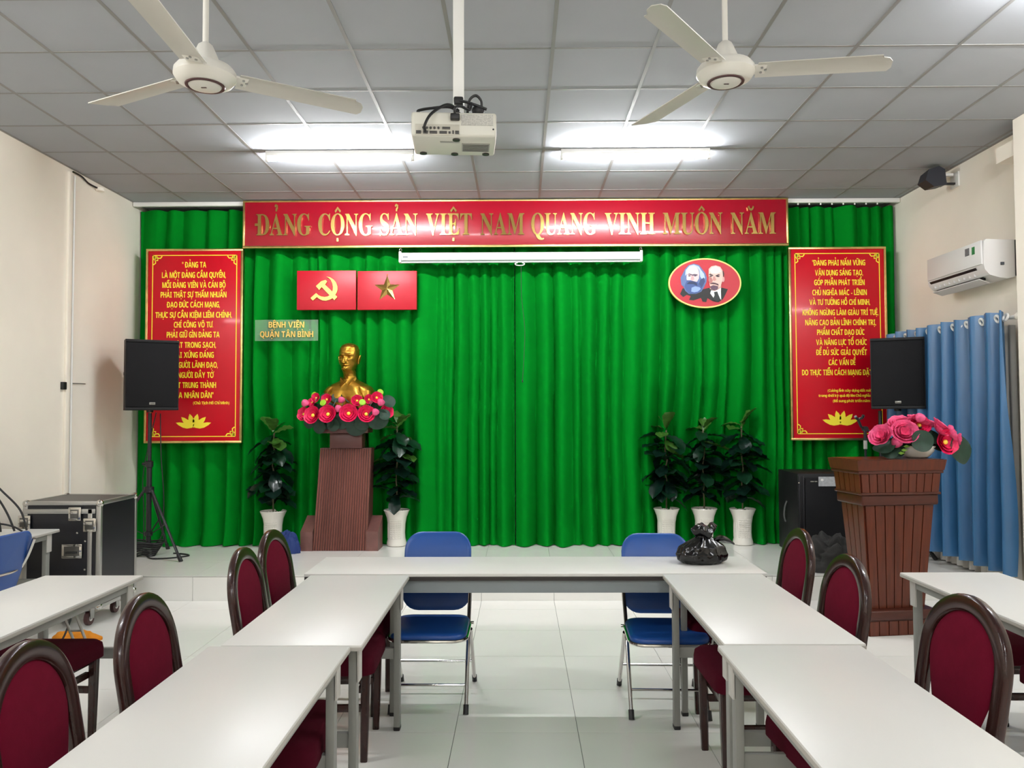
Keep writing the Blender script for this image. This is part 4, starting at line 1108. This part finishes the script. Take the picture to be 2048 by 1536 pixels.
# ------------------------------------------------------------------ small wall loudspeaker
t = thing('wall_speaker', 'small black loudspeaker on a bracket high on the right wall', 'speaker', (XR, 6.98, 3.58))
sec = [(-.10, 0), (-.04, -.075), (.07, -.085), (.09, .05), (.05, .09), (-.045, .085)]
M = Matrix.Translation((3.655, 6.95, 3.60)) @ Matrix.Rotation(R(-14), 4, 'Y')
part('cabinet', MB().add(*(lambda o: (o.v, o.f))(MB().rings([[(x, -.085, z) for x, z in sec], [(x*.85, .085, z*.85) for x, z in sec]])), M), mat('slate_black', (38, 40, 48), .5), t, True, smooth=False)
part('bracket', MB().b2(3.72, XR, 6.935, 6.965, 3.555, 3.572, .003), m_black, t, True)
part('wall_plate', MB().b2(XR-.014, XR, 6.89, 7.02, 3.53, 3.66, .003), m_white, t, True)
part('clamp', MB().b2(3.73, 3.84, 6.93, 6.97, 3.63, 3.655, .004), m_white, t, True)
part('hinge', MB().cyl((3.745, 6.92, 3.563), (3.745, 6.98, 3.563), .02, n=12), m_black, t, True)
# ------------------------------------------------------------------ tables
m_top = mat('white_laminate', (217, 216, 211), .38, var=.012, vscale=2)
m_edge = mat('grey_table_edge', (176, 172, 164), .5)
m_frame = mat('grey_painted_steel', (136, 137, 132), .45)
m_framel = mat('light_grey_bracket', (190, 188, 182), .4)
TH = .735
def table(loc, L, label, rz=0, W=.50, legs=True):
    t = thing('folding_table', label, 'table', (*loc, 0), rz, 'white folding tables')
    part('top', MB().box((0, 0, TH-.011), (W, L, .022), .003, 2), m_top, t)
    part('edge_band', MB().box((0, 0, TH-.014), (W+.002, L+.002, .014), .002), m_edge, t)
    for s in (-1, 1):
        part('side_rail', MB().box((s*(W/2-.035), 0, TH-.042), (.024, L-.20, .036), .002), m_frame, t)
    for e in (-1, 1):
        ye = e*(L/2-.085)
        for s in (-1, 1):
            lg = part('leg', MB().box((s*(W/2-.045), ye, (TH-.028)/2+.004), (.030, .045, TH-.036), .004), m_frame, t)
            part('foot_cap', MB().box((s*(W/2-.045), ye, .010), (.032, .047, .020), .004), m_black, lg)
            part('hinge_plate', MB().box((s*(W/2-.024), ye, TH-.085), (.008, .055, .13), .002), m_framel, lg)
        part('cross_rail', MB().box((0, ye, .372), (W-.11, .026, .052), .003), m_frame, t)
        st = part('folding_strut', MB().sweep([(-.03, ye-e*.012, .40), (-.03, ye-e*.20, TH-.03)], .009, .004, (1, 0, 0), 6).sweep([(.03, ye-e*.012, .40), (.03, ye-e*.20, TH-.03)], .009, .004, (1, 0, 0), 6), m_framel, t)
        part('strut_bar', MB().cyl((-.03, ye-e*.07, .50), (.03, ye-e*.07, .50), .006, n=8), m_framel, st)
    return t
table((-.812, 3.415), 1.20, 'white folding table of the left row, end touching the head table')
table((-.850, 2.205), 1.20, 'white folding table nearest the viewer in the left row')
table((.972, 3.430), 1.20, 'white folding table of the right row, end touching the head table')
table((.945, 2.215), 1.20, 'white folding table nearest the viewer in the right row')
table((-2.165, 3.42), 1.20, 'white folding table at the left edge of the photo, in front of the flight case')
table((2.185, 3.47), 1.20, 'white folding table at the right edge of the photo, in front of the lectern')
table((-3.545, 5.02), 1.22, 'white folding table against the left wall behind the blue chair', 0, .52)
# head table: long top, dark front edge, grey apron
t = thing('head_table', 'long white head table across the front with a dark edge', 'table', (.075, 4.285, 0))
HL, HW = 2.36, .47
part('top', MB().box((0, 0, TH-.008), (HL, HW, .016), .002), m_top, t)
part('dark_edge', MB().box((0, 0, TH-.026), (HL-.004, HW-.004, .021)), mat('dark_edge_band', (44, 38, 36), .5), t)
part('apron', MB().box((0, -HW/2+.035, TH-.070), (HL-.18, .022, .066), .003), mat('blue_grey_apron', (138, 146, 148), .45), t)
part('apron', MB().box((0, HW/2-.035, TH-.070), (HL-.18, .022, .066), .003), mat('blue_grey_apron', (138, 146, 148), .45), t)
for x, y in ((-.657, -.175), (-.713, .175), (.842, -.175), (.914, .175)):
    lg = part('leg', MB().box((x-.075, y, .345), (.030, .030, .69), .004), m_frame, t)
    part('foot_cap', MB().box((x-.075, y, .010), (.033, .033, .02), .004), m_black, lg)

# ------------------------------------------------------------------ burgundy banquet chairs (facing +x, origin under the back)
m_cw = mat('chair_dark_wood', (46, 21, 18), .26, var=.2, vscale=9, stretch=(4, 4, 1), coat=.25, spec=.35)
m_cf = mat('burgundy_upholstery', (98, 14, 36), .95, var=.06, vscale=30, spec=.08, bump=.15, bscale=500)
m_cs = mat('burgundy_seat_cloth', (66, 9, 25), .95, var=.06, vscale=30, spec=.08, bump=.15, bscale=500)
def bank(z): return -.02-.17*(z-.42) if z > .42 else -.02
def make_chair(label):
    t = thing('banquet_chair', label, 'chair', (0, 0, 0), 0, 'burgundy chairs along the tables')
    # arched back frame
    hw, zs, zt = .205, .70, .918
    P = [(.42, -hw)]
    path = [(-hw+.012, .40), (-hw+.006, .50), (-hw, .58)]+arc(0, zs, hw, zt-zs-.026, 180, 0, 25)+[(hw, .58), (hw-.006, .50), (hw-.012, .40)]
    path = [(bank(z), y, z) for y, z in path]
    part('back_frame', MB().sweep(path, .030, .018, (1, 0, .17), 14, power=.5), m_cw, t, ang=50)
    # shield-shaped padded panel
    hi = hw-.022
    up = arc(0, zs, hi, zt-zs-.048, 0, 180, 25)
    lowl = [(-hi+.006, .66), (-hi+.024, .60), (-.128, .52), (-.112, .45)]
    out = up+lowl+[(-y, z) for y, z in lowl[::-1]]
    cy0, cz0 = 0, .66
    loops = []
    for s, d in ((0.05, .016), (.5, .0155), (.8, .014), (.93, .010), (1, .003), (1, -.003), (.93, -.010), (.8, -.014), (.5, -.0155), (.05, -.016)):
        loops.append([(bank(cz0+(z-cz0)*s)+d, cy0+(y-cy0)*s, cz0+(z-cz0)*s) for y, z in out])
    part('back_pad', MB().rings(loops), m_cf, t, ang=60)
    # seat cushion
    pts = []
    for (x, y, r0, a0) in ((.500, .178, .055, 0), (.035, .155, .04, 90), (.035, -.155, .04, 180), (.500, -.178, .055, 270)):
        pts += [(x+r0*cos(R(a0+90*i/6)), y+r0*sin(R(a0+90*i/6))) for i in range(7)]
    cx0 = .27
    loops = []
    for s, z in ((.94, .385), (1, .392), (1.0, .43), (.985, .455), (.93, .468), (.75, .474), (.3, .477)):
        loops.append([(cx0+(x-cx0)*s, y*s, z) for x, y in pts])
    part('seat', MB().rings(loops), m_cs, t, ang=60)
    part('seat_frame', MB().box((.27, 0, .372), (.46, .35, .035), .004), m_cw, t)
    for s in (-1, 1):
        part('leg', MB().sweep([(.515, s*.182, .385), (.512, s*.182, .2), (.508, s*.182, .0)], [.021, .019, .016], [.021, .019, .016], (1, 0, 0), 8, power=.5), m_cw, t)
        part('leg', MB().sweep([(bank(.45)-.003, s*.186, .43), (-.015, s*.186, .25), (-.060, s*.186, .0)], [.024, .021, .017], [.02, .019, .017], (1, 0, 0), 8, power=.5), m_cw, t)
        part('side_stretcher', MB().box((.245, s*.182, .235), (.50, .018, .032), .003), m_cw, t)
    part('cross_stretcher', MB().box((.49, 0, .31), (.02, .34, .03), .003), m_cw, t)
    part('cross_stretcher', MB().box((.0, 0, .21), (.018, .34, .03), .003), m_cw, t)
    return t
G = 'burgundy chairs along the tables'
c0 = make_chair('burgundy arched chair at the bottom left corner of the photo')
c0.location = (-1.285, 2.21, 0); c0.rotation_euler = (0, 0, R(4))
dup(c0, (-1.235, 2.79, 0), R(3), 'burgundy arched chair, second from the viewer along the left tables', G)
dup(c0, (-1.215, 3.74, 0), R(2), 'burgundy arched chair, third from the viewer along the left tables', G)
dup(c0, (-1.255, 4.30, 0), R(-2), 'burgundy arched chair farthest along the left tables, before the blue bag', G)
dup(c0, (1.45, 2.75, 0), R(184), 'burgundy arched chair nearest the viewer along the right tables', G)
dup(c0, (1.36, 3.53, 0), R(181), 'burgundy arched chair along the right tables, just left of the lectern base', G)
dup(c0, (1.425, 4.32, 0), R(180), 'burgundy arched chair at the far end of the right tables, before the grey jacket', G)
dup(c0, (-2.57, 3.66, 0), R(-4), 'burgundy chair tucked under the table at the left edge', G)
dup(c0, (2.72, 3.90, 0), R(180), 'burgundy chair tucked under the table at the right edge, farther one', G)
dup(c0, (2.70, 3.26, 0), R(180), 'burgundy chair tucked under the table at the right edge, nearer one', G)

# ------------------------------------------------------------------ blue folding chairs (facing -y)
m_vin = mat('blue_vinyl', (24, 74, 148), .38, var=.04, vscale=8)
def pad(outline, t0, place, bulge=.012):
    cxx = sum(p[0] for p in outline)/len(outline); cyy = sum(p[1] for p in outline)/len(outline)
    loops = []
    for s, d in ((.05, -t0-bulge), (.6, -t0-bulge*.9), (.88, -t0-bulge*.5), (.97, -t0), (1, -t0*.4), (1, t0*.4), (.98, t0), (.9, t0), (.05, t0)):
        loops.append([place(cxx+(x-cxx)*s, cyy+(y-cyy)*s, d) for x, y in outline])
    return MB().rings(loops)
def make_folding(label):
    t = thing('folding_chair', label, 'chair', (0, 0, 0), 0, 'blue folding chairs')
    for s in (-1, 1):
        lg = part('long_leg', MB().sweep(smooth_path([(s*.195, -.25, .012), (s*.195, -.02, .385), (s*.190, .20, .62), (s*.165, .305, .80)], 6), .011, n=10), m_chrome, t)
        part('foot', MB().cyl((s*.195, -.255, .0), (s*.195, -.232, .042), .0145, n=12), m_black, lg)
        l2 = part('rear_leg', MB().sweep([(s*.212, .25, .012), (s*.208, -.06, .385)], .011, n=10), m_chrome, t)
        part('foot', MB().cyl((s*.212, .254, .0), (s*.2115, .232, .040), .0145, n=12), m_black, l2)
        part('pivot', MB().cyl((s*.175, .01, .40), (s*.222, .01, .40), .008, n=10), m_chrome, t)
    part('front_bar', MB().cyl((-.195, -.178, .125), (.195, -.178, .125), .007, n=8), m_chrome, t)
    part('rear_bar', MB().cyl((-.212, .13, .155), (.212, .13, .155), .007, n=8), m_chrome, t)
    so_ = rrect(.40, .385, .075, 6)
    part('seat', pad(so_, .014, lambda x, y, d: (x, y-.125, .412-d+.03*(y)), .010), m_vin, t, ang=60)
    part('seat_trim', MB().sweep([(x*1.012, y*1.012-.125, .396+.03*y) for x, y in rrect(.40, .385, .075, 6)], .009, n=8, closed=True), m_chrome, t)
    bo = [(x*(1+.06*(.2-y)), y) for x, y in rrect(.385, .42, .095, 7)]
    part('backrest', pad(bo, .010, lambda x, y, d: (x, .205+.36*y+d+.35*x*x*-1.2+.02, .645+y), .010), m_vin, t, ang=60)
    part('back_bar', MB().sweep(smooth_path([(-.19, .182, .62), (-.12, .215, .61), (0, .225, .61), (.12, .215, .61), (.19, .182, .62)], 5), .008, n=8), m_chrome, t)
    return t
f0 = make_folding('blue vinyl folding chair at the left part of the head table')
f0.location = (-.478, 4.375, 0)
dup(f0, (.765, 4.30, 0), R(-2), 'blue vinyl folding chair at the head table beside the black bag', 'blue folding chairs')
dup(f0, (-3.27, 4.66, 0), R(-96), 'blue folding chair at the left edge with a chrome bar on its back', 'blue folding chairs')

# ------------------------------------------------------------------ black plastic bag on the head table
m_bag = mat('black_plastic_bag', (6, 6, 7), .18, spec=.5)
vs = []; fs = []; nu, nv = 96, 52
for j in range(nv+1):
    u = j/nv
    for i in range(nu):
        a = 2*PI*i/nu
        if u < .62: pr_ = [(0, .78), (.10, .98), (.25, 1.0), (.45, .84), (.62, .46)]
        else: pr_ = [(.62, .46), (.70, .30), (.78, .42), (.90, .50), (1.0, .34)]
        for q in range(len(pr_)-1):
            if pr_[q][0] <= u <= pr_[q+1][0]+1e-6:
                k = (u-pr_[q][0])/(pr_[q+1][0]-pr_[q][0]); rad = pr_[q][1]+(pr_[q+1][1]-pr_[q][1])*k; break
        pl = .10*sin(a*9+2*noise.noise((cos(a)*2, sin(a)*2, u*2)))*min(1, u*2.2)+.14*abs(noise.noise((cos(a)*2.0, sin(a)*2.0, u*3)))-.08*abs(noise.noise((cos(a)*4, sin(a)*4, u*4)))
        rad *= 1+pl
        z = .205*u+(.022*noise.noise((cos(a)*1.6, sin(a)*1.6, 9)) if u > .72 else 0)
        vs.append((rad*.132*cos(a)+.02*u, rad*.088*sin(a), max(.001, z)))
for j in range(nv):
    for i in range(nu): fs.append((j*nu+i, j*nu+(i+1) % nu, (j+1)*nu+(i+1) % nu, (j+1)*nu+i))
fs.append(tuple(range(nu-1, -1, -1))); fs.append(tuple(range(nv*nu, nv*nu+nu)))
t = thing('plastic_bag', 'tied black plastic bag on the head table', 'bag', (.985, 4.33, TH), R(6))
part('sack', MB().add(vs, fs), m_bag, t, ang=45)
ear = MB()
lo = []
for j in range(13):
    u = j/12; w_ = .012+.026*sin(PI*min(1, u*1.05))**.8
    lo.append([(.045+.135*u, -.015+.02*sin(u*3)+w_*.9*cos(q), .112+.028*sin(PI*u)-.01*u+w_*.45*sin(q)*(1+.3*sin(3*q))) for q in [2*PI*k/12 for k in range(12)]])
part('handle_loop', ear.rings(lo), m_bag, t, ang=50)

# ------------------------------------------------------------------ flight case
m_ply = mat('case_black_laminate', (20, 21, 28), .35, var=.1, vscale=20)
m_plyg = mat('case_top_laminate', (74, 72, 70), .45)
m_alu = mat('aluminium_edging', (176, 176, 174), .32, metal=.85)
t = thing('flight_case', 'black flight case with aluminium edges and chrome latches by the left wall', 'flight case', (-3.35, 6.04, 0))
x0, x1, y0, y1, z0, z1_ = -3.635, -3.060, 5.76, 6.31, .135, .915
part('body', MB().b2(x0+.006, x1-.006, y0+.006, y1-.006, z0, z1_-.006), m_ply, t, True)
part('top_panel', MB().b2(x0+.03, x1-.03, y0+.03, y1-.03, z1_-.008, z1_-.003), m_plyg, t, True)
e = .028
def edge(a): part('edge_strip', MB().b2(*a, .003), m_alu, t, True)
for y in (y0, y1-e): edge((x0, x1, y, y+e, z1_-e, z1_)); edge((x0, x1, y, y+e, z0, z0+e))
for x in (x0, x1-e): edge((x, x+e, y0, y1, z1_-e, z1_)); edge((x, x+e, y0, y1, z0, z0+e))
for x in (x0, x1-e*1.25):
    for y in (y0, y1-e): edge((x, x+e*1.25, y, y+e, z0, z1_))
edge((x0, x1-.04, y0-.004, y0+.01, z1_-.090, z1_-.055))
edge((x1-.095, x1-.062, y0-.004, y0+.01, z0, z1_-.055))
for x, z in ((x1-.185, .825), (x1-.075, .745), (x0+.02, .765)):
    l = part('butterfly_latch', MB().box((x, y0-.010, z), (.094, .014, .100), .006), m_chrome, t, True)
    part('latch_wing', MB().box((x, y0-.020, z+.012), (.050, .010, .022), .004), m_chrome, l, True)
    part('latch_recess', MB().box((x, y0-.0175, z), (.062, .003, .066), .001), mat('latch_steel', (110, 110, 108), .3, metal=1), l, True)
l = part('recessed_handle', MB().box((x1-.205, y0-.006, .555), (.150, .010, .105), .005), m_chrome, t, True)
part('handle_well', MB().box((x1-.205, y0-.0115, .555), (.112, .003, .070), .001), mat('latch_steel', (110, 110, 108), .3, metal=1), l, True)
part('grip', MB().box((x1-.205, y0-.016, .545), (.085, .012, .016), .004), m_black, l, True)
for x, z in ((x1-.175, .685), (x1-.115, .625), (x1-.115, .42), (x1-.125, .85)): part('rivet', MB().ball((x, y0+.004, z), (.008, .005, .008), 8, 6), m_chrome, t, True)
for x in (x0+.018, x1-.018):
    for y in (y0+.018, y1-.018):
        for z in (z1_-.018, z0+.018): part('corner_cap', MB().ball((x, y, z), .028, 12, 8), m_chrome, t, True)
m_rub = mat('caster_rubber', (70, 40, 40), .5)
for x in (x0+.08, x1-.12):
    for y in (y0+.09, y1-.09):
        c = part('caster', MB().cyl((x-.014, y-.008, .050), (x+.014, y-.008, .050), .050, n=22), m_rub, t, True)
        part('wheel_hub', MB().cyl((x-.017, y-.008, .050), (x+.017, y-.008, .050), .022, n=14), m_white, c, True)
        part('caster_fork', MB().b2(x-.024, x-.018, y-.03, y+.02, .045, .125).b2(x+.018, x+.024, y-.03, y+.02, .045, .125).b2(x-.03, x+.03, y-.035, y+.035, .118, .136), m_steel, c, True)

# ------------------------------------------------------------------ odds and ends on the left
m_or = mat('orange_cloth', (214, 132, 14), .8)
cloth_heap('orange_cloth', 'small orange cloth dropped on the floor under the left table', 'cloth', (-3.06, 5.42, 0), (.17, .09, .07), m_or, 5.1, .4, 4.0, 32, 16)
t = thing('cable_bundle', 'black cables drooping over the table against the left wall', 'cable', (-3.72, 5.35, TH))
for pts in ([(XL+.01, 5.5, 1.22), (-3.72, 5.50, 1.10), (-3.60, 5.50, 1.0), (-3.50, 5.52, .88), (-3.44, 5.50, .745)], [(XL+.01, 5.45, 1.2), (-3.72, 5.45, 1.07), (-3.62, 5.45, .98), (-3.55, 5.46, .86), (-3.50, 5.46, .745)],
            [(XL+.01, 5.4, 1.1), (-3.72, 5.41, 1.0), (-3.62, 5.42, .92), (-3.58, 5.42, .80), (-3.57, 5.42, .745)], [(-3.75, 5.40, .745), (-3.66, 5.41, .79), (-3.58, 5.42, .80), (-3.50, 5.44, .78), (-3.44, 5.45, .745)]):
    part('cable', MB().sweep(smooth_path(pts, 6), .007, n=6), m_black, t, True)
t = thing('floor_cable', 'thin black cable hanging below the left edge table', 'cable', (-3.1, 4.9, 0))
part('cable', MB().sweep(smooth_path([(-3.35, 4.5, .30), (-3.05, 4.75, .10), (-2.95, 5.0, .06), (-2.98, 5.25, .20), (-3.05, 5.35, .35)], 8), .007, n=6), m_black, t, True)
